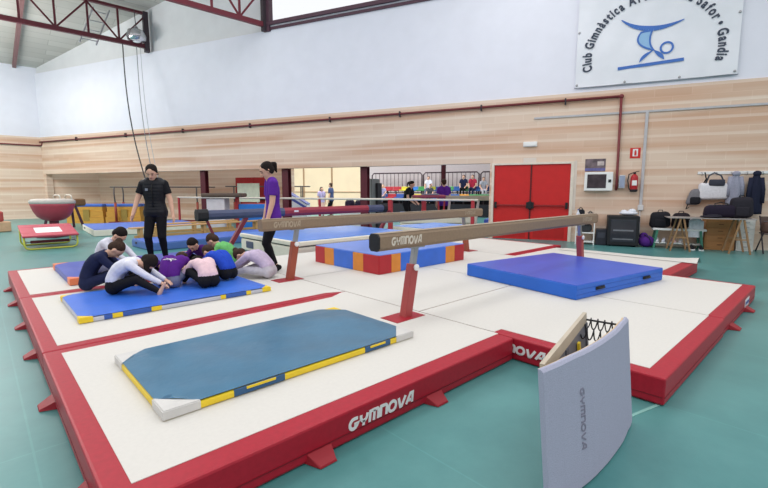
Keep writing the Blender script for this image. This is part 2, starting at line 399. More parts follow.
# ropes tied back to the parallel bars
def rope(name, label, pts, r, m):
    mb = MB(); mb.tube(pts, r, m, 6); return tag(mb.build(name), label, 'rope', None)
def sag(a, b, n=12, s=.25): 
    a, b = V(a), V(b); return [a.lerp(b, i / n) + V((-s * math.sin(PI * i / n) * .6, 0, -s * math.sin(PI * i / n) * .2)) for i in range(n + 1)]
rope('hanging_rope', 'dark rope hanging from the roof truss, leftmost of the three', sag((4.86, 20.5, 7.28), (5.12, 18.2, .4), s=.45), .022, mat('rope_dark', (70, 66, 70), .9))
rope('hanging_rope', 'grey rope hanging from the roof truss, between the dark and the thinnest ropes', sag((5.36, 20.5, 7.28), (5.3, 18.3, .4), s=.3), .014, mat('rope_grey', (150, 150, 156), .9))
rope('hanging_rope', 'thinnest pale grey rope hanging below the round lamp', sag((5.5, 20.5, 7.28), (5.5, 18.35, .4), s=.3), .01, mat('rope_pale', (186, 186, 194), .9))

# pipes on the back wall
pp = thing('fire_pipe', 'maroon fire water pipe running along the block wall and down to the cabinet', 'pipe'); onwall(pp, 0, 13.3)
mb = MB(); mb.tube([(-24.95, -.06, 3.83), (.85, -.06, 3.88)], .035); mb.build('pipe_run', mat('pipe_maroon', (120, 50, 54), .5), pp)
mb = MB(); mb.tube([(.85, -.06, 3.9), (.87, -.06, 1.62), (.87, -.06, 1.5)], .033); mb.ell((.85, -.06, 3.88), .06, .05, .06); mb.build('down_pipe', mat('pipe_maroon', (120, 50, 54), .5), pp)
mb = MB(); mb.tube([(.87, -.06, 1.52), (.87, -.01, 1.46)], .032); mb.build('elbow', mat('pipe_maroon', (120, 50, 54), .5), pp)
for s in (-22, -18.5, -15, -11.5, -8, -5.4, -2.8, -.5):
    mb = MB(); mb.box(s - .02, s + .02, -.1, 0, 3.77, 3.94, None, .005); mb.build('pipe_bracket', DARKSTEEL, pp)
p2 = thing('fire_pipe', 'maroon fire water pipe along the far left end wall', 'pipe', (CORNER.x, YL, 0))
mb = MB(); mb.tube([(-13, -.06, 3.66), (-.05, -.06, 3.66), (0.03, -.1, 3.68), (.06, -.16, 3.82)], .035); mb.build('pipe_run', mat('pipe_maroon', (120, 50, 54), .5), p2)
cd = thing('cable_conduit', 'grey cable conduit along and down the wall right of the extinguisher', 'conduit'); onwall(cd, 0, 13.3)
gm = mat('conduit_grey', (190, 188, 192), .5)
mb = MB(); mb.box(-1.3, 12, -.03, 0, 3.44, 3.49); mb.build('trunking_run', gm, cd)
mb = MB(); mb.box(1.43, 1.5, -.04, 0, 1.0, 3.46, None, .01); mb.build('trunking_drop', gm, cd)
mb = MB(); mb.box(1.4, 1.53, -.07, 0, .92, 1.06, None, .01); mb.build('socket_box', mat('socket_white', (214, 212, 214), .5), cd)
mb = MB(); mb.tube([(1.46, -.02, .92), (1.48, -.03, .5), (1.5, -.03, .05)], .012); mb.build('cable', gm, cd)
for k in range(2):
    pass
# emergency light
el = thing('emergency_light', 'white emergency light fixed above the red double door', 'light'); onwall(el, -1.38, 13.3, 2.68)
mb = MB(); mb.box(-.19, .19, -.06, 0, 0, .14, None, .015); mb.build('housing', WHITE, el)
mb = MB(); mb.box(-.17, .17, -.075, -.055, .015, .1, None, .01); mb.build('diffuser', mat('lamp_glass', (236, 236, 236), .15, .02), el)

# club banner
bn = thing('club_banner', 'white cloth club banner with a blue gymnast emblem and arched lettering', 'banner'); onwall(bn, 0, 13.29)
mb = MB(); nx, nz = 36, 28; g = []
def bw(x, z): return -.03 - .012 * math.sin(x * 2.7 + z * 1.3) - .01 * math.sin(z * 4 + x) - .006 * math.sin(9 * x - 3 * z)
for i in range(nx + 1):
    g.append([mb.bm.verts.new((-.28 + 3.53 * i / nx, bw(-.28 + 3.53 * i / nx, 4.2 + 2.85 * j / nz), 4.2 + 2.85 * j / nz)) for j in range(nz + 1)])
for i in range(nx):
    for j in range(nz): mb.bm.faces.new((g[i][j], g[i + 1][j], g[i + 1][j + 1], g[i][j + 1]))
mb.build('cloth', mat('banner_cloth', (238, 239, 246), .8, .02, 3), bn, smooth=True)
mb = MB(); mb.tube([(-.3, -.02, 4.19), (3.28, -.02, 4.19)], .012); mb.build('hem_cord', mat('cord_grey', (170, 172, 182), .8), bn)
def bfn(x, y, z): return V((x, bw(x, y) - .014 - z, y))
BX, BZ = 1.46, 4.9                                          # centre of the arched lettering
txt = 'Club Gimnàstica Artística La Safor • Gandia'
wd = {}
for ch in set(txt): wd[ch] = char_mesh(ch, .035) if ch != ' ' else (None, .3)
size = .3; sxk = .72; Rr = 1.2; rx = 1.0
adv = [(wd[c][1] + (.09 if c != ' ' else 0)) * size * sxk for c in txt]
tot = sum(adv); a0, a1 = math.radians(194), math.radians(-16)
acc = 0; ink = mat('banner_ink', (70, 76, 92), .8); mb = MB(); mi = mb._mi(ink)
for c, a in zip(txt, adv):
    f = (acc + a / 2) / tot; acc += a
    if c == ' ': mb.build('lettered_word', None, bn); mb = MB(); mi = mb._mi(ink); continue
    ang = a0 + (a1 - a0) * f; px, pz = BX + 1.38 * math.cos(ang), BZ + 1.3 * math.sin(ang); rot = ang - PI / 2
    me = wd[c][0]; vs = {}
    for v in me.vertices:
        x, y = v.co.x * size * sxk, v.co.y * size
        vs[v.index] = mb.bm.verts.new(bfn(px + x * math.cos(rot) - y * math.sin(rot), pz + x * math.sin(rot) + y * math.cos(rot), v.co.z * .05 + .002))
    for p in me.polygons:
        try: f_ = mb.bm.faces.new([vs[i] for i in p.vertices]); f_.material_index = mi
        except ValueError: pass
mb.build('lettered_word', None, bn)
mb = MB(); bl = mat('emblem_blue', (78, 120, 196), .8, .04); bp_ = mat('emblem_pale_blue', (150, 190, 228), .8, .04)
def strokes(pts, ws, m):      # stroke with changing width
    for i in range(len(pts) - 1):
        a, b = V(pts[i]), V(pts[i + 1]); d = (b - a).normalized(); nn = V((-d.y, d.x))
        mb.prism([a - nn * ws[i] / 2, b - nn * ws[i + 1] / 2, b + nn * ws[i + 1] / 2, a + nn * ws[i] / 2], 0, .004, m, bfn)
def curve3(p0, p1, p2, n=12): return [tuple((1 - t) ** 2 * V(p0) + 2 * t * (1 - t) * V(p1) + t * t * V(p2)) for t in [i / n for i in range(n + 1)]]
pts = curve3((.74, 5.78), (1.3, 5.3), (2.1, 5.6)); strokes(pts, [.02 + .1 * math.sin(PI * i / 12) for i in range(13)], bl)
lobe = curve3((1.2, 5.42), (.98, 5.12), (1.5, 4.96), 10) + curve3((1.5, 4.96), (1.34, 5.14), (1.44, 5.44), 10)[1:]
mb.prism(lobe, 0, .002, bp_, bfn); mb.ribbon(lobe, .04, .002, .005, bl, bfn, True)
for q in (((1.5, 4.96), (1.2, 4.88), (1.2, 4.68), (1.36, 4.82)), ((1.5, 4.96), (1.74, 4.88), (1.74, 4.7), (1.56, 4.8))):
    lf = curve3(q[0], q[1], q[2], 8) + curve3(q[2], q[3], q[0], 8)[1:-1]
    mb.prism(lf, 0, .003, bl, bfn)
mb.ribbon(arc(1.78, 4.98, .13, 0, 345, 22), .045, 0, .004, bl, bfn, True)
mb.ribbon([(.72, 4.58), (2.16, 4.66)], .075, 0, .004, bl, bfn); mb.build('gymnast_emblem', None, bn)
for x, z in ((-.24, 4.26), (3.2, 4.26), (-.24, 5.6), (3.2, 5.6), (.9, 4.24), (2.1, 4.24)):
    mb = MB(); mb.lathe([(.03, 0), (.03, .01), (.012, .012)], STEEL, 12); q = mb.build('eyelet', None, bn); q.rotation_euler = (PI / 2, 0, 0); q.location = (x, bw(x, z) - .001, z)
# ================================================================== LANDING MATS
MT = .2
FLAPM = mat('flap_red', (150, 26, 40), .5)
def flap(t, x, y, ang):
    mb = MB(); c, s_ = math.cos(ang), math.sin(ang)
    def fn(a, b, z): return V((x + a * c - b * s_, y + a * s_ + b * c, z))
    lo = [(-.09, .01), (.09, .01), (.055, -.09), (-.055, -.09)]; b_ = [mb.bm.verts.new(fn(p[0], p[1], .004)) for p in lo]; t_ = [mb.bm.verts.new(fn(p[0] * .92, p[1] * .95, z)) for p, z in zip(lo, (.06, .06, .014, .014))]
    mb.bm.faces.new(b_[::-1]); mb.bm.faces.new(t_)
    for i in range(4): mb.bm.faces.new((b_[i], b_[(i + 1) % 4], t_[(i + 1) % 4], t_[i]))
    mb.build('anchor_flap', FLAPM, t)
def landing_mat(label, x0, x1, y0, y1, cover, flaps=(), group='red edged landing mats', rot=0):
    t = thing('landing_mat', label, 'mat', (x0, y0, 0), 0, group); dx, dy = x1 - x0, y1 - y0
    mb = MB(); mb.box(0, dx, 0, dy, .006, MT, None, .014); mb.build('side_skirt', REDM, t)
    mb = MB(); mb.prism([(a - x0, b - y0) for a, b in cover], MT - .001, MT + .0035); mb.build('top_cover', CREAM, t)
    mb = MB(); mb.box(0.01, dx - .01, -.003, 0.0005, .06, .066); mb.box(-.003, .0005, .01, dy - .01, .06, .066); mb.build('seam_line', mat('seam_dark_red', (118, 16, 32), .5), t)
    for f in flaps: flap(t, f[0] - x0, f[1] - y0, f[2])
    return t
def rect(a, b, c, d): return [(a, c), (b, c), (b, d), (a, d)]
XL, XM = .28, 3.27
mC = landing_mat('nearest red edged landing mat, under the teal throw mat', XL, XM, 1.86, 4.185, [(.39, 2.01), (XM - .002, 2.01), (XM - .002, 4.183), (3.2, 4.183), (2.98, 4.075), (.39, 4.075)],
                 ((1.26, 1.86, 0), (2.22, 1.86, 0), (.28, 2.35, -PI / 2), (.28, 3.59, -PI / 2)))
mB = landing_mat('red edged landing mat under the royal blue mat where the children sit', XL, XM, 4.195, 6.535, [(.39, 4.3), (3.05, 4.3), (XM - .002, 4.2), (XM - .002, 6.533), (3.1, 6.533), (2.9, 6.43), (.39, 6.43)],
                 ((.28, 4.79, -PI / 2), (.28, 5.89, -PI / 2)))
mA = landing_mat('farthest left red edged landing mat, under the deep blue mat with orange corners', XL, XM, 6.545, 8.9, [(.39, 6.66), (2.9, 6.66), (3.1, 6.55), (XM - .002, 6.55), (XM - .002, 8.79), (.39, 8.79)],
                 ((.28, 7.15, -PI / 2), (.28, 8.24, -PI / 2)))
X0, X1, X2, X3 = 3.28, 5.305, 5.315, 7.46
mD = landing_mat('red edged landing mat directly behind the upright springboard', X0, X1, .73, 2.955, [(3.4, .86), (X1 - .002, .86), (X1 - .002, 2.953), (X0 + .002, 2.953), (X0 + .002, 2.06), (3.4, 2.06)])
mD2 = landing_mat('red edged landing mat with a white label at the front right corner', X2, X3, .74, 2.955, [(X2 + .002, .87), (7.37, .87), (7.37, 2.953), (X2 + .002, 2.953)], ((5.74, .74, 0), (6.72, .74, 0)))
landing_mat('cream landing mat between the two beams, at the left end under the multicoloured mat', X0, X1, 2.965, 5.31, rect(X0 + .002, X1 - .002, 2.967, 5.308))
landing_mat('cream landing mat between the two beams, at the right end behind the cobalt mat', X2, X3, 2.965, 5.31, rect(X2 + .002, X3 - .002, 2.967, 5.308))
landing_mat('cream landing mat beyond the farther bare beam, left of two', X0, X1, 5.32, 7.4, rect(X0 + .002, X1 - .002, 5.322, 7.398))
landing_mat('cream landing mat beyond the farther bare beam, right of two', X2, X3, 5.32, 7.4, rect(X2 + .002, X3 - .002, 5.322, 7.398))
mE = landing_mat('landing mat at the far end of the near beam with white cover folded over', 7.47, 9.2, 1.72, 4.4, [(7.472, 1.9), (8.95, 1.9), (9.18, 1.74), (9.18, 4.28), (7.472, 4.28)])
mb = MB(); g = []
for i in range(9):
    u = i / 8
    g.append([mb.bm.verts.new((1.4 + .85 * u, -.05 + .35 * v + .1 * u * max(0, 1 - v), MT + .012 + .06 * math.sin(u * PI) * max(0, 1 - v * .6) - .1 * u * u * u)) for v in [j / 6 * 7 for j in range(7)]])
for i in range(8):
    for j in range(6): mb.bm.faces.new((g[i][j], g[i + 1][j], g[i + 1][j + 1], g[i][j + 1]))
mb.build('folded_cover', CREAM, mE, smooth=True)
landing_mat('landing mat at the far end of the farther bare beam', 7.47, 9.7, 4.41, 6.6, [(7.472, 4.53), (9.58, 4.53), (9.58, 6.598), (7.472, 6.598)])
# brand lettering on the red sides
def lettering(t, word, h, fn, m=LETTER, stroke=.26, slant=.12, z=.002, wide=1.0, name='brand_lettering'):
    mb = MB(); brand_word(mb, word, h, fn, m, stroke, slant, z, wide); return mb.build(name, None, t)
hh = .078; ww = word_width('GYMnOVA', hh)
sc_ = .545 / ww
lettering(mC, 'GYMnOVA', hh, lambda x, y, z: V((1.47 - XL + x * sc_, -.001 - z, .066 + y)), wide=1.0)
lettering(mD, 'GYMnOVA', hh, lambda x, y, z: V((-.001 - z, 1.57 + .62 - .73 + .0 - x * 1.13 * sc_, .062 + y)))
mb = MB(); mb.box(1.32, 1.62, -.003, .0005, .05, .15); pl = mb.build('label_plate', WHITE, mD2)
lettering(mD2, 'GYMnOVA', .04, lambda x, y, z: V((1.34 + x * .9, -.0045 - z, .08 + y)), mat('label_blue', (90, 110, 170), .6))

# ================================================================== THROW MATS
def throw_mat(name, label, x0, y0, dx, dy, z0, h, top, side, corner, bands, clipped=.16, rot=0):
    """flat mat; bands: (edge, t0, t1, material) strips round the side; corner: material of corner tops."""
    t = thing(name, label, 'mat', (x0, y0, z0), rot)
    mb = MB()
    mb.box(0, dx, 0, dy, .002, h - .008, None, .01); core = mb.build('side_band', side, t)
    mb = MB(); k = clipped; nx, ny = 40, 24; g = {}
    poly = [(k, .006), (dx - k, .006), (dx - .006, k), (dx - .006, dy - k), (dx - k, dy - .006), (k, dy - .006), (.006, dy - k), (.006, k)]
    def inside(x, y):
        return x + y >= k and (dx - x) + y >= k and x + (dy - y) >= k and (dx - x) + (dy - y) >= k
    rr = random.Random(name + label); ph = [(rr.uniform(2, 9), rr.uniform(2, 9), rr.uniform(0, 6), rr.uniform(.001, .0028)) for _ in range(7)]
    def hz(x, y): 
        e = min(x, y, dx - x, dy - y) / .12
        return h + .002 + min(1, max(0, e)) * (.005 + sum(a * math.sin(fx * x + fy * y + p) for fx, fy, p, a in ph))
    for i in range(nx + 1):
        for j in range(ny + 1):
            x, y = .006 + (dx - .012) * i / nx, .006 + (dy - .012) * j / ny
            # pull grid points outside the clipped outline on to it
            for cx, cy, sx, sy in ((0, 0, 1, 1), (dx, 0, -1, 1), (0, dy, 1, -1), (dx, dy, -1, -1)):
                u, v = (x - cx) * sx, (y - cy) * sy
                if u + v < k: q = (k - u - v) / 2; x += sx * q; y += sy * q
            g[i, j] = mb.bm.verts.new((x, y, hz(x, y)))
    for i in range(nx):
        for j in range(ny):
            a = [g[i, j], g[i + 1, j], g[i + 1, j + 1], g[i, j + 1]]
            try: mb.bm.faces.new(a)
            except ValueError: pass
    bmesh.ops.remove_doubles(mb.bm, verts=mb.bm.verts[:], dist=.0005)
    mb.build('top_sheet', top, t, smooth=True)
    for cx, cy, sx, sy, mm in ((0, 0, 1, 1, corner[0]), (dx, 0, -1, 1, corner[1]), (dx, dy, -1, -1, corner[2]), (0, dy, 1, -1, corner[3])):
        if mm is None: continue
        mb = MB()
        mb.prism([(cx + sx * .004, cy + sy * .004), (cx + sx * k, cy + sy * .004), (cx + sx * .004, cy + sy * k)], h - .002, h + .004)
        mb.box(min(cx - sx * .003, cx + sx * k), max(cx - sx * .003, cx + sx * k), min(cy - sy * .003, cy + sy * .01), max(cy - sy * .003, cy + sy * .01), .006, h - .001)
        mb.box(min(cx - sx * .003, cx + sx * .01), max(cx - sx * .003, cx + sx * .01), min(cy + sy * .0102, cy + sy * k), max(cy + sy * .0102, cy + sy * k), .006, h - .001)
        mb.build('corner_cap', mm, t)
    for edge, a, b, mm in bands:
        mb = MB()
        if edge == 'f': mb.box(a, b, -.003, .01, .006, h - .004, None, .003)
        else: mb.box(-.003, .01, a, b, .006, h - .004, None, .003)
        mb.build('velcro_strip', mm, t)
    return t
th = throw_mat('throw_mat', 'teal blue throw mat with yellow edge and grey corners on the nearest landing mat', .65, 2.45, 1.99, 1.12, MT + .004, .055, TEALV, YELLOW, (GREYC, GREYC, None, GREYC),
          [('f', .4, .75, DARKBLUE), ('f', 1.45, 1.72, DARKBLUE)], .2)
for a, b in ((.48, .68), (1.5, 1.66)):
    mb = MB(); mb.box(a, b, -.007, -.003, .034, .05); mb.build('yellow_binding', YELLOW, th)
tb = throw_mat('throw_mat', 'royal blue throw mat with yellow corners under the seated children', .62, 4.84, 1.98, 1.22, MT + .004, .055, BLUEV, mat('grey_edge', (190, 192, 202), .6), (YELLOW, YELLOW, None, YELLOW),
          [('f', .2, .27, mat('strip_blue', (50, 88, 170), .5)), ('f', .27, .36, YELLOW), ('f', .36, .62, mat('strip_blue', (50, 88, 170), .5)), ('f', .62, .72, YELLOW), ('f', 1.35, 1.41, YELLOW), ('f', 1.41, 1.66, mat('strip_blue', (50, 88, 170), .5)), ('f', 1.66, 1.72, YELLOW)], .11)
tn = throw_mat('throw_mat', 'deep blue throw mat with coral corners under the coach in the black vest', .82, 6.9, 2.1, 1.66, MT + .004, .09, NAVYV, NAVYV, (CORAL, CORAL, CORAL, CORAL), [], .2)
# multicoloured mat
rm = thing('landing_block', 'low blue topped mat with red, orange and blue side panels under the near beam', 'mat', (4.29, 4.68, MT + .003))
mb = MB(); mb.box(.02, 2.05, .02, 1.62, 0, .285, None, .012); mb.build('foam_core', BIGBLUE, rm)
mb = MB(); mb.box(.0, 2.07, .0, 1.64, .282, .297, None, .006); mb.build('top_cover', LBLUE, rm)
segs = [(0, .25, CRIMSON), (.25, .45, ORANGE), (.45, 1.55, BLUEV), (1.55, 1.8, ORANGE), (1.8, 2.07, CRIMSON)]
for a, b, mm in segs:
    mb = MB(); mb.box(a, b, -.012, .03, .002, .284, None, .006); mb.build('side_panel', mm, rm)
    mb = MB(); mb.box(a, b, 1.61, 1.652, .002, .284, None, .006); mb.build('side_panel', mm, rm)
for a, b, mm in [(0.0, .35, CRIMSON), (.35, .6, ORANGE), (.6, 1.1, BLUEV), (1.1, 1.36, ORANGE), (1.36, 1.64, CRIMSON)]:
    mb = MB(); mb.box(-.012, .03, a, b, .002, .284, None, .006); mb.build('side_panel', mm, rm)
    mb = MB(); mb.box(2.04, 2.082, a, b, .002, .284, None, .006); mb.build('side_panel', mm, rm)
# cobalt crash mat
ca = math.radians(-9.8)
cm = thing('crash_mat', 'thick cobalt blue crash mat with black handles beside the near beam', 'mat', (4.91, 2.03, MT + .003), ca)
mb = MB(); mb.box(0, 2.04, 0, 1.76, .003, .172, None, .012); mb.build('foam_core', BIGBLUES, cm)
mb = MB(); mb.box(.004, 2.036, .004, 1.756, .165, .178, None, .005); mb.build('top_cover', BIGBLUE, cm)
for x in (.48, 1.58):
    mb = MB(); mb.box(x - .09, x + .09, -.012, .004, .075, .115, None, .006); mb.tube([(x - .07, -.012, .095), (x - .05, -.03, .098), (x + .05, -.03, .098), (x + .07, -.012, .095)], .01); mb.build('handle', BLACK, cm)
for z in (.06, .12):
    mb = MB(); mb.box(.01, 2.03, -.003, 0.004, z, z + .003); mb.build('seam_line', mat('blue_seam', (28, 80, 168), .5), cm)

# ================================================================== BALANCE BEAMS
def octo(w, h, c):  # section
    return [(-w / 2 + c, -h / 2), (w / 2 - c, -h / 2), (w / 2, -h / 2 + c * 1.3), (w / 2, h / 2 - c * 1.3), (w / 2 - c, h / 2), (-w / 2 + c, h / 2), (-w / 2, h / 2 - c * 1.3), (-w / 2, -h / 2 + c * 1.3)]
def balance_beam(label, x0, y, L, ztop, capm, legm):
    t = thing('balance_beam', label, 'balance beam', (x0, y, 0))
    zc = ztop - .08
    mb = MB(); mb.prism(octo(.13, .16, .022), 0, L, None, lambda a, b, z: V((z, a, zc + b))); mb.build('beam_body', BEAMM, t)
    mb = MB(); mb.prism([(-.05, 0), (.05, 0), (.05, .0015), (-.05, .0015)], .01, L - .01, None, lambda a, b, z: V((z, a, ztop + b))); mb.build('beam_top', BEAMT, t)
    for x, s_ in ((0, -1), (L, 1)):
        mb = MB(); mb.prism(octo(.132, .162, .024), 0, .02 * s_, None, lambda a, b, z: V((x + z, a, zc + b))); mb.build('end_cap', capm if s_ < 0 else BEAMM, t)
    for x, s_ in ((.54, -1), (L - .56, 1)):
        top = V((x, 0, ztop - .16)); foot = V((x + s_ * .17, 0, .01)); mid = top.lerp(foot, .2)
        mb = MB(); mb.bar(foot, mid, .085, .1, None, .008); lg = mb.build('leg', legm, t)
        mb = MB(); mb.bar(top.lerp(foot, -.01), mid.lerp(foot, .05), .05, .06, None, .005); mb.box(x - .1, x + .1, -.04, .04, ztop - .172, ztop - .16); mb.build('inner_tube', STEEL, lg)
        k = mid.lerp(foot, .04); mb = MB(); mb.lathe([(.03, 0), (.034, .01), (.034, .02), (.02, .026)], WHITE, 16); q = mb.build('clamp_knob', None, lg); q.location = k + V((0, -.043, 0)); q.rotation_euler = (PI / 2, 0, 0)
        mb = MB(); mb.box(x + s_ * .17 - (.2 if s_ < 0 else .11), x + s_ * .17 + .2, -.12, .12, MT + .0045, MT + .007); mb.build('base_sleeve', mat('slot_red', (160, 30, 44), .5), t)
    lettering(t, 'GYMnOVA', .082, lambda x, y_, z: V((.15 + x * .7, -.0655 - z, zc - .04 + y_)), mat('beam_lettering', (214, 205, 192), .8) if capm is BLACK else mat('beam_lettering_faint', (176, 160, 140), .8), .25, .1)
    lettering(t, 'GYMnOVA', .07, lambda x, y_, z: V((L - .6 + x * .7, -.0655 - z, zc - .03 + y_)), mat('beam_lettering_faint', (176, 160, 140), .8), .16, .1)
    return t
balance_beam('taupe balance beam with a black end cap, the nearer of the two bare beams', 2.65, 2.94, 5.0, 1.06, BLACK, mat('leg_red', (166, 72, 72), .5))
balance_beam('taupe balance beam with a plain tan end, beside the purple-shirted coach', 2.75, 5.31, 5.0, 1.07, BEAMM, mat('leg_rust', (156, 78, 58), .5))
# padded beam
t = thing('padded_beam', 'balance beam wrapped in navy and wine red pads on splayed red legs', 'balance beam', (3.35, 9.3, 0))
def padseg(a, b, m, r=.1, nm='pad'):
    mb = MB(); mb.prism(octo(2 * r * .9, 2 * r, .05), a, b, None, lambda p, q, z: V((z, p, .925 + q))); mb.build(nm, m, t)
padseg(0, .22, BLACK, .125, 'end_pad'); padseg(.22, 2.05, PADNAVY, .1); padseg(2.05, 4.72, PADRED, .1); padseg(4.72, 5.3, PADNAVY, .1); padseg(5.3, 5.45, BLACK, .11, 'end_pad')
for xf, dr in ((.5, 1), (5.0, 1)):
    for xt, w in ((xf - .3, .05), (xf + .6, .09)):
        mb = MB(); mb.bar((xf + (.02 if xt < xf else .06), 0, .03), (xt, 0, .84), w, w, None, .006); mb.build('leg', TRUSSB, t)
    mb = MB(); mb.box(xf - .2, xf + .3, -.35, .35, 0, .035, None, .008); mb.build('base_plate', TRUSS, t)
mb = MB(); mb.box(2.3, 2.42, -.0925, -.09, .92, .96); mb.build('pad_label', LETTER, t)

# ================================================================== SPRINGBOARD (standing on its long edge)
sb = thing('springboard', 'carpeted gymnastics springboard standing on its long edge in the notch of the mats', 'springboard', (1.765, .86, 0))
TL = .115 / .62                                              # lean of the board
def sbf(u, w, off):      # u along plan offset, w height along the board, off: offset toward the viewer
    return V((u, -.065 + .065 * w / .67 + off, w * .995 + .003))
DKC = [(0, 0), (.25, -.021), (.47, -.037), (.77, -.03), (1.01, -.002), (1.15, .02)]
def dkoff(u):
    u = max(0, min(1.15, u))
    for i, ((a, va), (b, vb)) in enumerate(zip(DKC, DKC[1:])):
        if u <= b:
            f = (u - a) / (b - a); g = f * f * (3 - 2 * f) * .35 + f * .65
            return va + (vb - va) * g - .004 * math.sin(PI * f)
    return DKC[-1][1]
DKF = [(1.15 * i / 16, dkoff(1.15 * i / 16)) for i in range(17)]
def deck(o0, o1, w0, w1, m, name, parent, bev=0, u0=0):
    DK = [((u0 + (1.15 - u0) * i / 16), dkoff(u0 + (1.15 - u0) * i / 16)) for i in range(17)]
    mb = MB(); rows = []
    for i, (u, v) in enumerate(DK):
        rows.append([mb.bm.verts.new(sbf(u, w, v + o)) for w, o in ((w0 + bev, o0), (w1 - bev, o0), (w1, o0 + bev), (w1, o1), (w0, o1), (w0, o0 + bev))] if bev else [mb.bm.verts.new(sbf(u, w, v + o)) for w, o in ((w0, o0), (w1, o0), (w1, o1), (w0, o1))])
    k = len(rows[0])
    for i in range(len(rows) - 1):
        for j in range(k): mb.bm.faces.new((rows[i][j], rows[i][(j + 1) % k], rows[i + 1][(j + 1) % k], rows[i + 1][j]))
    mb.bm.faces.new(rows[0][::-1]); mb.bm.faces.new(rows[-1])
    return mb.build(name, m, parent)
dk = deck(-.005, .02, 0, .67, CARPET, 'carpet_pad', sb, .012)
deck(.02, .034, .004, .662, PLY, 'deck_board', sb, 0, .022)
lettering(dk, 'GYMnOVA', .042, lambda x, y, z: sbf(.3 + y, .5 - x * 1.02, dkoff(.3 + y) - .0062 - z), mat('lettering_grey', (132, 130, 148), .95), .2, .12, .001)
BD = V((1.16, .25, 0)).normalized(); BNn = V((-BD.y, BD.x, 0))
def sbb(u, w, off): p = BD * u + BNn * off; return V((p.x, p.y - .065 + .065 * w / .67, w * .995 + .003))
mb = MB()
for a, b in ((0, .06), (.3, .36), (.605, .665)):
    mb.prism([(0.085, a), (1.12, a), (1.12, b), (0.085, b)], .012, .034, None, lambda x, y, z: sbb(x, y, z))
fr = mb.build('base_frame', mat('base_ply', (190, 178, 160), .6, .1, 6), sb)
for u in (.09, .5, 1.06):
    mb = MB(); mb.prism([(u + .01, .01), (u + .06, .01), (u + .06, .6), (u + .01, .6)], .008, .036, None, lambda x, y, z: sbb(x, y, z)); mb.build('cross_bar', mat('base_grey', (92, 94, 104), .6), sb)
mb = MB(); mb.prism([(.08, .06), (1.08, .06), (1.08, .6), (.08, .6)], .016, .024, None, lambda x, y, z: sbb(x, y, z)); mb.build('inner_panel', mat('panel_grey', (112, 114, 126), .6), sb)
for u, w in ((1.07, .61), (1.07, .34), (1.07, .08), (.94, .58), (.94, .08)):
    a = sbb(u, w, .01); b = sbf(min(1.12, u + .01), w, dkoff(min(1.12, u + .01)) + .034); n = 90; d = (b - a); L = d.length; d.normalize()
    e1 = d.cross(V((0, 0, 1))).normalized(); e2 = d.cross(e1)
    mb = MB(); mb.tube([a + d * L * i / n + (e1 * math.cos(i * 2 * PI * 5 / n) + e2 * math.sin(i * 2 * PI * 5 / n)) * .035 for i in range(n + 1)], .004, None, 6); mb.build('spring', BLACK, sb)
mb = MB(); mb.tube([sbb(1.04, .64, .0), sbf(1.05, .64, dkoff(1.05) + .03)], .006); mb.build('guide_rod', BLACK, sb)
mb = MB(); mb.box(-.02, .05, -.13, -.07, .0, .02); mb.bm.free()
for u in (.12, .3, .5):
    mb = MB(); mb.lathe([(.03, 0), (.03, .02), (.012, .03)], STEEL, 12); q = mb.build('bolt', None, sb); q.location = sbb(u + .2, .3, .05); q.rotation_euler = (PI / 2, 0, 0)
mb = MB(); mb.prism([(.78, .2), (.82, .2), (.82, .56), (.78, .56)], -.004, .01, None, lambda x, y, z: sbb(x, y, z)); mb.build('yellow_stop', YELLOW, sb)
# ================================================================== APPARATUS BEHIND THE BEAMS
IVORY = mat('ivory_foam', (226, 222, 208), .7, .03)
def box_mat(label, loc, rot, dx, dy, h, top, side, layers=1, bev=.02, name='landing_block', handle=True):
    t = thing(name, label, 'mat', loc, rot); lh = h / layers
    for k in range(layers):
        mb = MB(); mb.box(0, dx, 0, dy, k * lh + .004, (k + 1) * lh - .014, None, bev); mb.build('foam_layer' if layers > 1 else 'foam_core', side, t)
    mb = MB(); mb.box(.015, dx - .015, .015, dy - .015, h - .014, h, None, .006); mb.build('top_cover', top, t)
    if handle:
        mb = MB(); mb.box(-.012, .004, dy * .72, dy * .8, h * .45, h * .7, None, .004); mb.build('handle', DARKSTEEL, t)
    return t
# big white stack with a blue top (a thin layer over a thick one)
t = thing('crash_mat', 'large ivory crash mat with a bright blue top behind the farther bare beam', 'mat', (4.68, 7.57, 0))
mb = MB(); mb.box(0, 3.35, 0, 2.55, .004, .285, None, .03); mb.build('foam_core', IVORY, t)
mb = MB(); mb.box(-.02, 3.37, -.02, 2.57, .31, .405, None, .02); mb.build('upper_layer', IVORY, t)
mb = MB(); mb.box(.06, 3.31, .06, 2.5, .4, .42, None, .008); mb.build('top_cover', mat('sky_blue_vinyl', (84, 138, 226), .35, .06, 5, .5), t)
mb = MB(); mb.box(.03, 3.32, .03, 2.52, .283, .312); mb.build('gap_strip', BLACK, t)
for y in (1.9,):
    mb = MB(); mb.box(-.015, .01, y, y + .35, .08, .24, None, .01); mb.build('dark_block', mat('slate_block', (84, 92, 118), .7), t)  # dark slate block on the left end of the mat
box_mat('blue slab mat lying behind the coach in the black vest', (2.98, 11.25, 0), math.radians(4), 4.6, 1.4, .2, mat('slab_blue', (72, 112, 205), .4, .05, 5), mat('slab_blue_side', (80, 112, 176), .5, .05))
box_mat('ivory sided blue topped platform mat in front of the oak vaulting box', (2.62, 16.0, 0), math.radians(-3), 3.4, 3.0, .22, mat('platform_blue', (88, 124, 214), .45, .05), IVORY, 1)
box_mat('blue topped ivory mat lying under the wine red padded beam', (9.0, 7.6, 0), 0, 1.9, 1.6, .4, mat('sky_blue_vinyl', (84, 138, 226), .35, .06, 5, .5), IVORY, 2)
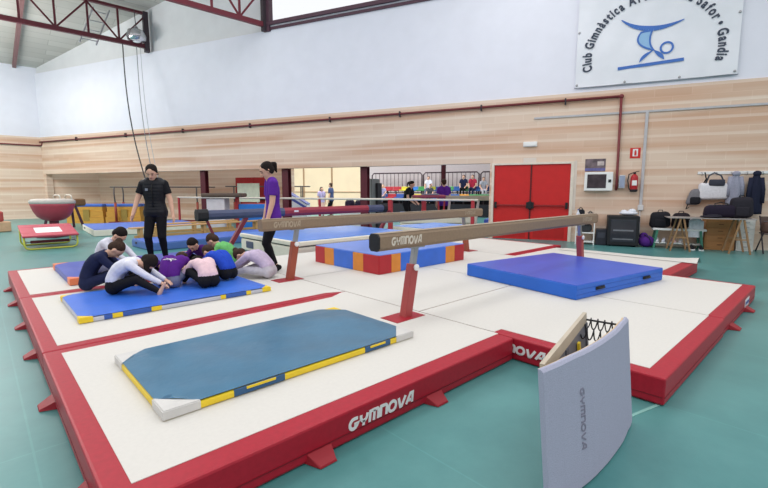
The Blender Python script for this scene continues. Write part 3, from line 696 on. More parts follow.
box_mat('blue topped mat lying left of the red double door', (12.3, 7.6, 0), WA + PI / 2, .9, .55, .5, mat('end_blue', (84, 116, 214), .45), mat('end_blue_side', (60, 86, 180), .5))
box_mat('ivory and blue landing mat in front of the spectator stand', (10.35, 10.2, 0), math.radians(-43), 2.55, .95, .68, mat('sky_blue_vinyl', (84, 138, 226), .35, .06, 5, .5), IVORY, 2)
# gym benches
def gym_bench(label, a, b):
    a, b = V(a), V(b); d = b - a; L = d.length
    t = thing('gym_bench', label, 'bench', a, math.atan2(d.y, d.x), 'pine gymnastics benches')
    mb = MB(); mb.box(0, L, -.13, .13, .415, .45, None, .008); mb.build('seat', PINE, t)
    mb = MB(); mb.box(.1, L - .1, -.03, .03, .16, .23, None, .006); mb.build('balance_rail', PINE, t)
    for x in (.25, L / 2, L - .25):
        mb = MB(); mb.box(x - .04, x + .04, -.1, .1, .03, .415, None, .006); mb.box(x - .05, x + .05, -.17, .17, 0, .05, None, .006); mb.build('leg', PINE, t)
    return t
gym_bench('pine gymnastics bench nearest the seated children', (2.95, 13.05, 0), (7.0, 13.5, 0))
gym_bench('pine gymnastics bench, second row behind the coach in the black vest', (3.6, 14.1, 0), (6.4, 14.15, 0))
gym_bench('pine gymnastics bench farthest from the children', (6.5, 16.4, 0), (9.6, 16.0, 0))
# oak vaulting boxes
def vault_box(label, loc, rot, L):
    t = thing('vaulting_box', label, 'vaulting box', loc, rot)
    for k, (z0, z1) in enumerate(((0, .26), (.265, .5), (.505, .72))):
        i = .03 * k; mb = MB(); mb.prism([(i, i), (L - i, i), (L - i, .6 - i), (i, .6 - i)], z0, z1); mb.build('box_section', OAK, t)
        for j in range(3):
            mb = MB(); mb.box(-.004 + i, .002 + i, .14 + .14 * j, .2 + .14 * j, z0 + .08, z0 + .16, None, .0); mb.build('hand_hole', mat('hole_dark', (92, 62, 30), .8), t)
    mb = MB(); mb.box(.04, L - .04, .04, .56, .72, .84, None, .03); mb.build('padded_top', mat('box_blue', (66, 104, 190), .5), t)
    mb = MB(); mb.box(L * .45, L * .62, -.003, .03, .1, .6); mb.build('dark_panel', mat('olive_panel', (150, 126, 60), .6), t)
    return t
vault_box('oak vaulting box with a blue top and finger holes, the left of two', (2.85, 23.2, 0), math.radians(-40), 1.55)
vault_box('oak vaulting box with a blue top behind the bars, the right of two', (4.1, 22.15, 0), math.radians(-40), 1.5)
# parallel bars
def pbars(label, p, ang, L, zr, posts=(0.15, .85), gap=.7):
    t = thing('parallel_bars', label, 'parallel bars', p, ang)
    pale = mat('bar_wood', (150, 132, 118), .5)
    for j, y in enumerate((0, gap)):
        mb = MB(); mb.tube([(0, y, zr), (L, y, zr)], .025); mb.build('rail', mat('rail_dark', (96, 88, 88), .5), t)
        for f in posts:
            x = L * f; mb = MB(); mb.tube([(x, y, .08), (x, y, zr * .58)], .05); mb.build('post', mat('post_rust', (150, 66, 52), .5), t)
            mb = MB(); mb.tube([(x, y, zr * .55), (x, y + (.05 if j else -.05), zr * .8), (x, y + (.03 if j else -.03), zr * .93), (x, y, zr)], .028); mb.build('upper_post', mat('rail_dark', (96, 88, 88), .5), t)
    mb = MB(); mb.box(-.1, L + .1, -.15, -.05, 0, .08, None, .01); mb.box(-.1, L + .1, gap + .05, gap + .15, 0, .08, None, .01)
    for f in posts: mb.box(L * f - .06, L * f + .06, -.15, gap + .15, 0, .09, None, .01)
    mb.build('base_frame', mat('base_rust', (120, 52, 48), .5), t); return t
pbars('parallel bars with rust red posts behind the coach in the black vest', (4.3, 21.85, 0), math.radians(-38), 4.2, 1.57, (.04, .86))
pbars('parallel bars standing in front of the recess door', (8.0, 18.6, 0), math.radians(-38), 3.6, 1.6, (.1, .9))
# white barrier rail along the opening
def barrier(label, s0, s1, posts):
    t = thing('barrier_rail', label, 'barrier', W(s0, 12.9), WA)
    mb = MB(); mb.tube([(0, 0, 1.15), (s1 - s0, 0, 1.15)], .035); mb.build('rail', mat('rail_ivory', (222, 214, 202), .5), t)
    for s, w, m in posts:
        mb = MB(); mb.box(s - s0 - w / 2, s - s0 + w / 2, -w / 2, w / 2, .02, 1.14, None, .01); mb.build('post', m, t)
        mb = MB(); mb.box(s - s0 - .18, s - s0 + .18, -.18, .18, 0, .03, None, .006); mb.build('foot_plate', TRUSS, t)
    return t
PR = mat('post_red', (172, 50, 58), .5)
barrier('long ivory barrier rail along the opening, left of the purple-shirted coach', -15.1, -10.0, ((-15.05, .07, PR), (-13.1, .05, PR), (-10.1, .05, PR)))
barrier('long ivory barrier rail along the opening, right of the purple-shirted coach', -9.95, -2.75, ((-8.25, .07, PR), (-5.57, .13, PR), (-2.9, .1, PR)))
# mini trampoline
t = thing('mini_trampoline', 'mini trampoline with a wine red pad and yellow legs on the teal floor at left', 'trampoline', (1.31, 14.05, 0), 0)
wm = mat('pad_wine', (186, 74, 90), .5, .05)
mb = MB()
mb.box(-.56, .56, -.68, -.34, .0, .05, None, .015); mb.box(-.56, .56, .34, .68, 0, .05, None, .015); mb.box(-.56, -.27, -.34, .34, 0, .05, None, .015); mb.box(.27, .56, -.34, .34, 0, .05, None, .015)
pad = mb.build('frame_pad', wm, t); pad.location = (0, 0, .4); pad.rotation_euler = (math.radians(8), 0, 0)
mb = MB(); mb.box(-.27, .27, -.34, .34, .025, .035); q = mb.build('jump_bed', WHITE, t); q.location = pad.location; q.rotation_euler = pad.rotation_euler
ym = mat('yellow_tube', (206, 206, 80), .4)
for y, zt in ((-.58, .33), (.58, .46)):
    mb = MB(); mb.tube([(-.53, y, zt), (-.53, y, .12), (-.5, y, .05), (-.42, y, .022), (.42, y, .022), (.5, y, .05), (.53, y, .12), (.53, y, zt)], .022); mb.build('leg', ym, t)
mb = MB(); mb.bar((-.4, -.3, .17), (.4, -.3, .17), .07, .07, None, .02); mb.build('brace', mat('brace_maroon', (122, 44, 56), .5), t)
mb = MB(); mb.bar((-.5, -.5, .17), (-.5, .5, .3), .03, .03); mb.bar((.5, -.5, .17), (.5, .5, .3), .03, .03); mb.bar((-.5, -.3, .17), (.5, -.3, .17), .03, .03); mb.build('under_frame', STEEL, t)
# vaulting table
t = thing('vaulting_table', 'vaulting table with a bowl shaped wine red body and grey top behind the mini trampoline', 'vaulting table', (1.75, 16.9, 0), math.radians(-40))
mb = MB(); mb.lathe([(.16, .5), (.3, .53), (.46, .64), (.55, .8), (.61, .97), (.62, 1.03)], mat('wine_body', (176, 66, 82), .45, .05), 32, sy=.72); mb.build('body', None, t)
mb = MB(); mb.lathe([(.62, 1.03), (.64, 1.06), (.63, 1.13), (.57, 1.17), (.4, 1.18)], mat('table_top_grey', (196, 190, 184), .7), 32, sy=.72); mb.build('top_pad', None, t)
mb = MB(); mb.box(-.09, .09, -.09, .09, .05, .54, None, .01); mb.build('pedestal', mat('pedestal_maroon', (112, 40, 56), .5), t)
mb = MB(); mb.box(-.3, .3, -.4, .4, 0, .06, None, .015); mb.build('base_plate', mat('pedestal_maroon', (112, 40, 56), .5), t)
# pommel horse
t = thing('pommel_horse', 'brown pommel horse with pale handles on dark legs behind the vaulting table', 'pommel horse', (2.36, 19.95, 0), math.radians(28))
mb = MB(); mb.box(-.8, .8, -.18, .18, .84, 1.12, None, .08, None, 4); mb.build('body', mat('horse_brown', (126, 92, 62), .7, .08), t)
for x in (-.18, .24):
    mb = MB(); mb.tube([(x, -.17, 1.1), (x, -.16, 1.22), (x, -.1, 1.26), (x, .1, 1.26), (x, .16, 1.22), (x, .17, 1.1)], .022); mb.build('pommel', mat('pommel_pale', (228, 222, 210), .5), t)
for x in (-.5, .5):
    for y in (-.1, .1):
        mb = MB(); mb.bar((x * 1.1, y * 2.6, .02), (x * .8, y, .86), .08, .08, None, .01); mb.build('leg', mat('leg_plum', (74, 38, 56), .5), t)
# foam piece at the left edge
t = thing('foam_shape', 'red and tan foam shape cut off by the left edge of the view', 'foam block', (.5, 20.2, 0), .4)
mb = MB(); mb.box(-.5, .28, -.3, .3, .0, .36, None, .04); mb.build('tan_base', mat('foam_tan', (226, 184, 148), .7), t)
mb = MB(); mb.box(-.55, .1, -.28, .28, .36, .72, None, .06); mb.build('red_top', mat('foam_red', (196, 84, 80), .7), t)
# vault table and crates left of the coach
t = thing('vaulting_table', 'low white sided vaulting table with a dark top seen left of the purple-shirted coach', 'vaulting table', (6.15, 14.95, 0), math.radians(-40))
mb = MB(); mb.box(-.3, .3, -.3, .3, .02, 1.15, None, .01); mb.build('pedestal_cover', mat('cover_lilac', (206, 204, 214), .7), t)
mb = MB(); mb.box(-.45, .9, -.4, .4, 1.2, 1.34, None, .05); mb.build('top_pad', mat('top_dark', (88, 74, 66), .7), t)
mb = MB(); mb.box(.6, .7, -.1, .1, .0, 1.2, None, .01); mb.build('leg', PR, t)
t = box_mat('bright blue foam block with a red lid left of the purple-shirted coach', (6.62, 14.38, 0), math.radians(-40), 1.3, .5, .98, mat('lid_red', (170, 56, 56), .6), mat('foam_bright_blue', (40, 118, 206), .5), 1, name='foam_block', handle=False)
t = thing('notice_board', 'pale green notice board on legs in front of the red recess door', 'board', W(-12.6, 14.3), WA)
mb = MB(); mb.box(-.6, .55, -.02, .02, .95, 1.72, None, .005); mb.build('panel', mat('board_green', (208, 216, 196), .7, .08, 6), t)
for x in (-.5, .45):
    mb = MB(); mb.box(x - .02, x + .02, -.02, .02, 0, .95); mb.box(x - .03, x + .03, -.25, .25, 0, .03); mb.build('leg', STEEL, t)
# wedge
t = thing('wedge_mat', 'blue and white sloping wedge mat seen just right of the purple-shirted coach', 'mat', (9.2, 15.5, 0), math.radians(-43))
mb = MB(); mb.prism([(-.1, .0), (.85, 0), (.85, .86), (.05, 1.36), (-.1, 1.36)], -.4, .4, None, lambda x, y, z: V((x, z, y)))
mb.build('wedge_body', mat('wedge_white', (222, 222, 228), .6), t)
mb = MB(); mb.prism([(.0, 1.385), (.86, .87), (.86, .9), (.0, 1.42)], -.36, .36, None, lambda x, y, z: V((x, z, y))); mb.prism([(.02, 1.3), (.82, .8), (.82, .7), (.02, 1.18)], -.405, -.4, None, lambda x, y, z: V((x, z, y))); mb.build('blue_cover', mat('wedge_blue', (70, 84, 160), .5), t)
# far vaulting table and tan beam by the stand
t = thing('vaulting_table', 'wine red vaulting table on red legs in front of the purple-shirted person', 'vaulting table', (12.1, 10.45, 0), math.radians(-43))
mb = MB(); mb.box(-.62, .55, -.25, .25, 1.16, 1.27, None, .04); mb.build('top_pad', mat('pad_pink_wine', (168, 76, 90), .6), t)
mb = MB(); mb.box(-.3, .3, -.24, .24, 1.26, 1.31, None, .02); mb.build('grey_cover', mat('pad_grey', (132, 128, 138), .7), t)
for x in (.42, ):
    for d_ in (-.12, .12):
        mb = MB(); mb.bar((x + d_ * .4, 0, .02), (x + d_, 0, 1.16), .06, .06); mb.build('leg', PR, t)
mb = MB(); mb.box(-.3, -.14, -.1, .1, .02, 1.16, None, .01); mb.build('pedestal', PR, t)
t = thing('balance_beam', 'pale far balance beam seen left of the red double door', 'balance beam', (12.7, 10.2, 0), math.radians(-46))
mb = MB(); mb.box(0, 1.9, -.06, .06, 1.06, 1.24, None, .02); mb.build('beam_body', mat('far_beam', (196, 184, 160), .8), t)
for x in (.15, 1.2):
    mb = MB(); mb.bar((x - .1, 0, .01), (x, 0, 1.07), .08, .08); mb.build('leg', mat('far_leg', (205, 195, 190), .5), t)
# grey cupboard, bags, table at the column
t = thing('cupboard', 'tall grey metal cupboard next to the maroon column', 'cupboard', W(-7.28, 14.6), WA)
cg = mat('cupboard_grey', (122, 126, 126), .5, .05)
mb = MB(); mb.box(0, .42, -.4, .25, 0, 1.85, None, .01); mb.build('carcass', cg, t)
mb = MB(); mb.box(.03, .39, -.425, -.4, .08, 1.8, None, .005); dd = mb.build('door', mat('cupboard_door', (140, 146, 144), .5), t)
mb = MB(); mb.box(.07, .09, -.45, -.425, .9, 1.1); mb.build('handle', STEEL, dd)
mb = MB(); mb.box(.42, .52, -.1, .25, 0, 1.7, None, .01); mb.build('side_rack', mat('rack_dark', (46, 46, 52), .6), t)
t = thing('low_cabinet', 'white low cabinet in front of the lit timber wall carrying two dark bags', 'cabinet', W(-8.75, 15.4), WA)
mb = MB(); mb.box(0, 1.3, -.25, .25, 0, .62, None, .01); mb.build('carcass', WHITE, t)
for k in range(2):
    mb = MB(); mb.box(.03 + .63 * k, .61 + .63 * k, -.27, -.25, .04, .58, None, .005); mb.build('door', WHITE, t)
def holdall(label, loc, rot, w, d, h, m, cat='bag', group=None, name='holdall_bag'):
    t = thing(name, label, cat, loc, rot, group)
    mb = MB(); mb.box(-w / 2, w / 2, -d / 2, d / 2, 0.002, h, None, min(w, d, h) * .32, None, 4)
    for v in mb.bm.verts: v.co += V((math.sin(9 * v.co.z + 5 * v.co.x), math.cos(7 * v.co.x), math.sin(8 * v.co.x + 6 * v.co.y))) * .012
    mb.build('bag_body', m, t, True)
    if name == 'backpack':
        mb = MB(); mb.box(-w * .3, w * .3, -d * .56, -d * .4, h * .1, h * .55, None, .03, None, 3); mb.build('pocket', m, t, True)
        mb = MB(); mb.tube([(-.06, 0, h * .97), (-.04, 0, h + .045), (.04, 0, h + .045), (.06, 0, h * .97)], .01); mb.build('carry_handle', BLACK, t)
        return t
    mb = MB(); mb.tube([(-w * .22, -d * .42, h * .8), (-w * .2, -d * .3, h * 1.1), (0, -d * .2, h * 1.2), (w * .2, -d * .3, h * 1.1), (w * .22, -d * .42, h * .8)], .012); mb.build('carry_handle', BLACK, t)
    mb = MB(); mb.box(-w * .4, w * .4, -.008, .008, h * .985, h + .008); mb.build('zip', mat('zip_grey', (110, 110, 118), .5), t)
    return t
holdall('dark purple bag on the white cabinet, left of the pair', W(-8.4, 15.35, .62), WA, .38, .3, .42, mat('bag_plum', (48, 34, 60), .8))
holdall('dark purple bag on the white cabinet, right of the pair', W(-7.95, 15.35, .62), WA, .38, .3, .42, mat('bag_plum', (48, 34, 60), .8))

# ------------------------------------------------------------------ spectator stand
SD, SS0, SS1 = 23.0, -12.1, -4.2
mb = MB()
for k, (z, d) in enumerate(((.65, 0), (1.08, .85), (1.15, 1.7))): mb.box(SS0, SS1, d, 2.6, 0 if k == 0 else z - .5, z)
st = mb.build('spectator_stand', mat('stand_black', (34, 34, 42), .8)); onwall(st, 0, SD); tag(st, 'black stepped spectator stand in the adjoining hall', 'stand')
cols = [((48, 110, 190)), ((222, 160, 60)), ((176, 54, 66)), ((178, 60, 70)), ((210, 200, 70)), ((60, 130, 200)), ((70, 150, 90)), ((206, 206, 76)), ((60, 90, 160)), ((90, 170, 110)), ((50, 100, 170)), ((80, 150, 100)), ((60, 110, 180)), (46, 70, 120)]
def seat_proto(m):
    t = thing('stand_seat', '', 'seat')
    mb = MB(); mb.box(-.26, .26, -.4, 0, .3, .38, None, .02); mb.build('seat_shell', m, t)
    mb = MB(); mb.box(-.26, .26, -.03, .03, .36, .56, None, .02); mb.build('seat_back', m, t)
    mb = MB(); mb.box(-.03, .03, -.22, -.16, 0, .3); mb.build('bracket', DARKSTEEL, t); return t
cn = ['blue', 'amber', 'red', 'crimson', 'yellow', 'sky blue', 'green', 'lemon', 'indigo', 'mint', 'steel blue', 'leaf green', 'azure', 'navy']
protos = {}; ordn = ['first', 'second', 'third', 'fourth', 'fifth', 'sixth', 'seventh', 'eighth', 'ninth', 'tenth', 'eleventh', 'twelfth', 'thirteenth', 'fourteenth']
for row, (z, d) in enumerate(((.65, .7), (1.08, 1.5))):
    for i in range(14):
        ci = (i * (1 if row else 5) + (0 if row else 2)) % 14
        if ci not in protos: protos[ci] = t = seat_proto(mat('seat_colour_%s' % cn[ci].replace(' ', '_'), cols[ci], .5))
        else: t = copy_tree(protos[ci])
        t.location = W(SS0 + .35 + i * .54, SD + d, z); t.rotation_euler = (0, 0, WA)
        t['label'] = '%s plastic seat in the %s row of the stand, %s from the left' % (cn[ci], 'upper' if row else 'lower', ordn[i]); t['group'] = 'coloured seats of the spectator stand'
RAILM = mat('railing_dark', (66, 50, 58), .5)
for i, lb in enumerate(('dark railing panel behind the stand, leftmost of three', 'dark railing panel behind the stand, middle of three', 'dark railing panel behind the stand, by the red door')):
    L = 3.35 if i < 2 else 2.2; t = thing('railing_panel', lb, 'railing', W(SS0 - .05 + i * 3.45, SD + 2.2, 1.15), WA, 'railing panels behind the stand')
    mb = MB(); mb.tube([(0, 0, 0), (0, 0, 1.2), (.12, 0, 1.32), (L - .12, 0, 1.32), (L, 0, 1.2), (L, 0, 0)], .04); mb.tube([(0, 0, .12), (L, 0, .12)], .03); mb.build('rail_frame', RAILM, t)
    n = 13 if i < 2 else 9
    for k in range(1, n):
        mb = MB(); mb.tube([(L * k / n, 0, .12), (L * k / n, 0, 1.32)], .017, None, 6); mb.build('bar', RAILM, t)

# ================================================================== THE COAT RAIL WALL AT RIGHT
def ws(name, label, cat, s, d, z=0, group=None): return thing(name, label, cat, W(s, d, z), WA, group)
# monitor box, poster, box
t = ws('wall_monitor', 'white framed wall cabinet with a dark screen right of the red door', 'monitor', .45, 13.3, 1.43)
mb = MB(); mb.box(-.37, .32, -.2, 0, 0, .5, None, .015); mb.build('housing', WHITE, t)
mb = MB(); mb.box(-.3, .16, -.207, -.198, .07, .44, None, .004); mb.build('screen', mat('screen_dark', (66, 56, 62), .2, .35, 5), t)
mb = MB(); mb.box(.21, .28, -.21, -.198, .22, .3, None, .004); mb.build('lock', BLACK, t)
t = ws('service_box', 'small grey service box at the foot of the maroon pipe', 'box', .99, 13.3, 1.5)
mb = MB(); mb.box(-.07, .07, -.14, 0, 0, .34, None, .01); mb.build('housing', mat('service_grey', (196, 200, 208), .5), t)
mb = MB(); mb.box(-.06, .06, -.147, -.138, .02, .32, None, .004); mb.build('cover', mat('service_blue', (150, 160, 184), .5), t)
t = ws('poster', 'small dark photo poster above the white framed screen', 'poster', .34, 13.3, 1.95)
mb = MB(); mb.box(-.26, .24, -.012, 0, 0, .34); mb.build('sheet', mat('poster_brown', (112, 98, 104), .6, .6, 5), t)
mb = MB(); mb.box(-.26, .24, -.014, -.011, .02, .09); mb.build('lower_band', mat('poster_blue', (96, 96, 150), .6, .3, 10), t)
mb = MB(); mb.box(.04, .2, -.014, -.011, .16, .27); mb.build('pale_patch', mat('poster_pale', (188, 176, 174), .6, .3, 10), t)
t = ws('extinguisher_sign', 'red and white fire extinguisher sign above the extinguisher', 'sign', 1.26, 13.3, 2.28)
mb = MB(); mb.box(-.12, .12, -.008, 0, 0, .27); mb.build('plate', mat('sign_red', (206, 44, 40), .5), t)
mb = MB(); mb.box(-.06, .06, -.011, -.007, .05, .24); mb.build('white_field', WHITE, t)
mb = MB(); mb.box(-.02, .03, -.013, -.01, .07, .18, None, .0); mb.box(-.01, .02, -.013, -.01, .18, .21); mb.build('pictogram', mat('sign_red', (206, 44, 40), .5), t)
t = ws('fire_extinguisher', 'red fire extinguisher with black base hanging on the block wall', 'fire extinguisher', 1.27, 13.18, 1.4)
mb = MB(); mb.lathe([(.03, .02), (.085, .03), (.09, .06), (.09, .36), (.075, .42), (.03, .46)], mat('extinguisher_red', (176, 30, 40), .3), 20); mb.build('cylinder', None, t)
mb = MB(); mb.lathe([(.06, 0), (.092, .01), (.092, .07), (.085, .075)], BLACK, 20); mb.build('base_cup', None, t)
mb = MB(); mb.lathe([(.03, .45), (.03, .5), (.02, .52)], BLACK, 12); mb.bar((-.02, 0, .51), (.1, 0, .54), .02, .02, BLACK); mb.build('valve', None, t)
mb = MB(); mb.tube([(-.03, 0, .5), (-.13, -.02, .46), (-.15, -.02, .3), (-.12, -.02, .12), (-.1, -.03, .06)], .014); mb.build('hose', BLACK, t)
mb = MB(); mb.box(-.055, .055, -.0935, -.07, .17, .3); mb.build('label_patch', WHITE, t)
mb = MB(); mb.box(-.04, .04, .08, .12, .25, .4); mb.build('bracket', STEEL, t)
# shelf and black box
t = ws('shelf_unit', 'small white shelf unit between the red door and the black audio box', 'shelf', -.05, 12.95)
for x in (-.02, .42):
    mb = MB(); mb.box(x, x + .025, -.2, .2, 0, .62); mb.build('side_panel', WHITE, t)
for z in (.06, .3, .6):
    mb = MB(); mb.box(.005, .42, -.2, .2, z, z + .025); mb.build('shelf', WHITE, t)
for i, (x, z, w, h, c, lb) in enumerate(((.06, .625, .2, .3, (36, 36, 44), 'black sports bag on top of the white shelf unit, beside the white one'), (.3, .625, .17, .22, (58, 54, 60), 'dark grey bag at the right end of the white shelf unit top'), (.2, .325, .3, .2, (60, 62, 66), 'dark folded bag on the middle shelf of the white unit'))):
    holdall(lb, W(-.05 + x + .02, 12.93, z), WA, w, .24, h, cloth('shelf_bag_%s' % 'abc'[i], c))
t = ws('water_bottle', 'white plastic bottle on top of the white shelf unit', 'bottle', -.12, 12.9, .0)
t.location = W(-.03, 12.82, .626)
mb = MB(); mb.lathe([(.04, 0), (.045, .02), (.045, .2), (.02, .25), (.018, .28)], mat('bottle_white', (220, 222, 232), .3), 14); mb.build('bottle_body', None, t)
mb = MB(); mb.lathe([(.02, .28), (.02, .31), (.01, .315)], mat('cap_blue', (90, 110, 180), .4), 12); mb.build('cap', None, t)
t = ws('black_crate', 'low black crate between the white shelf unit and the audio box', 'crate', .55, 12.95)
mb = MB(); mb.box(-.12, .14, -.2, .2, 0, .42, None, .015); mb.build('crate_body', mat('crate_black', (38, 40, 50), .6), t)
mb = MB(); mb.box(-.08, .1, -.205, -.2, .2, .34); mb.build('front_panel', mat('crate_front', (60, 62, 74), .5), t)
t = ws('audio_rack', 'black audio rack box with a tinted door below the wall screen', 'audio rack', 1.04, 12.95)
mb = MB(); mb.box(-.35, .37, -.3, .3, .03, .79, None, .015); mb.build('cabinet', BLACK, t)
mb = MB(); mb.box(-.28, .3, -.31, -.298, .12, .7, None, .006); dd = mb.build('door', mat('tinted_glass', (52, 54, 62), .12, .1), t)
mb = MB(); mb.box(-.22, .24, -.314, -.309, .4, .44); mb.box(-.22, .24, -.314, -.309, .18, .21); mb.build('shelf_edge', mat('rack_line', (120, 122, 130), .4), dd)
for x in (-.28, .3):
    mb = MB(); mb.lathe([(.03, 0), (.03, .03)], BLACK, 10, (x, -.2, 0)); mb.build('foot', None, t)
t = ws('plastic_bag', 'crumpled white plastic bag on top of the black audio rack', 'bag', 1.17, 12.95, .792)
mb = MB(); mb.ell((0, 0, .06), .22, .14, .06); mb.ell((.08, 0, .1), .1, .09, .08); mb.ell((-.1, .02, .09), .08, .08, .06); mb.build('bag_body', mat('plastic_white', (222, 226, 236), .4, .08, 20, bump=.4), t)
t = ws('drawstring_bag', 'purple cloth bag slumped on the floor beside the audio rack', 'bag', 1.6, 12.85)
mb = MB(); mb.ell((0, 0, .15), .19, .16, .15); mb.ell((-.06, .02, .27), .1, .1, .1); mb.build('bag_body', cloth('bag_purple', (84, 40, 128)), t)
mb = MB(); mb.tube([(-.06, -.08, .33), (.05, -.14, .25), (.1, -.15, .1)], .01); mb.build('drawstring', BLACK, t)
# long low bench with green legs
t = ws('changing_bench', 'white topped bench with green legs below the black backpacks', 'bench', 1.72, 12.95)
mb = MB(); mb.box(0, 1.12, -.2, .2, .45, .5, None, .008); mb.build('seat', WHITE, t)
for x in (.1, 1.0):
    for y, b in ((-.17, -.07), (.17, .07)):
        mb = MB(); mb.bar((x + (.06 if x > .5 else -.06), y, .0), (x, y, .46), .06, .05); mb.build('leg', mat('leg_green', (66, 130, 110), .5), t)
mb = MB(); mb.box(.06, 1.06, -.14, .14, .1, .13); mb.build('shoe_shelf', mat('shelf_pale', (190, 190, 186), .6), t)
holdall('black backpack at the left end of the green legged bench', W(1.88, 12.95, .5), WA, .44, .3, .4, cloth('bag_black', (34, 34, 40)), name='backpack')
holdall('black backpack with a red panel in the middle of the green legged bench', W(2.33, 12.98, .5), WA, .38, .3, .38, cloth('bag_black2', (40, 34, 40)), name='backpack')
t = ws('towel', 'white cloth hanging over the front of the green legged bench', 'towel', 2.62, 12.8, .3)
mb = MB(); g = []
for i in range(9):
    g.append([mb.bm.verts.new((-.15 + .3 * i / 8, (.0 if j < 6 else .1 * (j - 6)) - .02 * math.sin(i * 1.7) - .03, (.5 - .1 * abs(i - 4) / 4) * (min(j, 6) / 6))) for j in range(9)])
for i in range(8):
    for j in range(8): mb.bm.faces.new((g[i][j], g[i + 1][j], g[i + 1][j + 1], g[i][j + 1]))
mb.build('cloth', cloth('towel_white', (226, 226, 234)), t, True)
# shoes
def shoe(label, s, d, z, c, ang=0):
    t = thing('shoe', label, 'shoe', W(s, d, z), WA + ang, 'shoes under the green legged bench')
    mb = MB(); mb.prism([(-.05, -.13), (.04, -.13), (.045, 0), (.05, .08), (.02, .13), (-.03, .13), (-.05, .06), (-.04, -.02)], 0.001, .025); mb.build('sole', WHITE, t)
    mb = MB(); mb.ell((0, -.05, .05), .042, .085, .04); mb.ell((0, .06, .065), .04, .065, .055); mb.build('upper', cloth('shoe_%d' % sum(c), c), t)
for i, (s, d, z, c, lb) in enumerate(((1.84, 12.85, .13, (214, 214, 222), 'white shoe on the left of the bench shelf'), (1.98, 12.85, .13, (206, 208, 220), 'white shoe second from the left on the bench shelf'), (2.2, 12.85, .13, (196, 160, 160), 'pinkish shoe in the middle of the bench shelf'), (2.34, 12.85, .13, (190, 186, 190), 'grey shoe right of the pinkish shoe'), (2.56, 12.7, .0, (40, 40, 46), 'black shoe with white sole on the floor, left of a pair'), (2.74, 12.7, .0, (40, 40, 46), 'black shoe with white sole on the floor, right of a pair'))):
    shoe(lb, s, d, z, c, random.uniform(-.3, .3))
# trestle table
TRL = mat('trestle_wood', (150, 116, 82), .6, .1)
t = ws('trestle_table', 'long thin trestle table with wooden legs below the hanging coats', 'table', 1.95, 12.5)
mb = MB(); mb.box(0, 1.68, -.3, .3, .785, .805, None, .006); mb.build('table_top', mat('top_grey', (150, 144, 142), .5), t)
for x in (.28, 1.42):
    for y in (-.26, .22):
        mb = MB(); mb.bar((x - .2, y, 0), (x - .03, y, .78), .035, .035, TRL); mb.build('leg', None, t)
        mb = MB(); mb.bar((x + .2, y, 0), (x + .03, y, .78), .035, .035, TRL); mb.build('leg', None, t)
        mb = MB(); mb.bar((x - .13, y, .33), (x + .13, y, .33), .03, .03, TRL); mb.build('stretcher', None, t)
holdall('black sports bag with a purple stripe lying on the trestle table', W(3.0, 12.55, .806), WA, .6, .32, .3, cloth('bag_violet_black', (38, 32, 48)))
holdall('large dark backpack standing at the right end of the trestle table', W(3.4, 12.55, .806), WA, .42, .3, .48, cloth('bag_charcoal', (44, 42, 50)), name='backpack')
t = ws('hand_towel', 'small dark folded garment on the trestle table edge', 'garment', 2.82, 12.42, .807)
mb = MB(); mb.ell((0, 0, .03), .22, .18, .03); mb.ell((.05, -.02, .055), .15, .12, .03); mb.build('folded_cloth', cloth('garment_dark', (46, 44, 54)), t)
# cabinet and drawer unit
def drawers(label, s, w, n, m, z, kn):
    t = ws('drawer_cabinet', label, 'cabinet', s, 13.08)
    mb = MB(); mb.box(0, w, -.19, .2, .0, z, None, .008); mb.build('carcass', m, t)
    for k in range(n):
        h = (z - .08) / n; mb = MB(); mb.box(.03, w - .03, -.205, -.188, .05 + k * h, .05 + (k + 1) * h - .02, None, .005); d_ = mb.build('drawer', m, t)
        mb = MB(); mb.box(w / 2 - .05, w / 2 + .05, -.222, -.205, .05 + (k + .5) * h - .01, .05 + (k + .5) * h + .01, None, .004); mb.build('handle', kn, d_)
drawers('brown wooden drawer cabinet under the trestle table', 2.84, .6, 4, mat('cabinet_wood', (176, 124, 76), .5, .1, 3, stretch=(1, 1, 6)), .74, mat('wood_knob', (120, 80, 46), .5))
drawers('white drawer unit right of the brown wooden cabinet', 3.47, .33, 6, mat('drawer_white', (214, 212, 208), .5), .78, STEEL)
# folding chair at the right edge
t = ws('folding_chair', 'dark metal folding chair at the right edge of the view', 'chair', 4.08, 12.75)
for x in (-.2, .2):
    mb = MB(); mb.tube([(x, -.25, 0), (x, .2, .85)], .014); mb.build('leg', DARKSTEEL, t)
    mb = MB(); mb.tube([(x, .25, 0), (x, -.15, .48)], .014); mb.build('leg', DARKSTEEL, t)
mb = MB(); mb.box(-.2, .2, -.2, .16, .44, .47, None, .01); mb.build('seat', mat('chair_brown', (96, 80, 74), .6), t)
mb = MB(); mb.box(-.2, .2, .14, .17, .64, .84, None, .01); mb.build('backrest', mat('chair_brown', (96, 80, 74), .6), t)
holdall('brown jacket bundle on the folding chair', W(4.05, 12.75, .47), WA, .36, .3, .26, cloth('bundle_brown', (96, 74, 66)), 'garment', name='jacket_bundle')
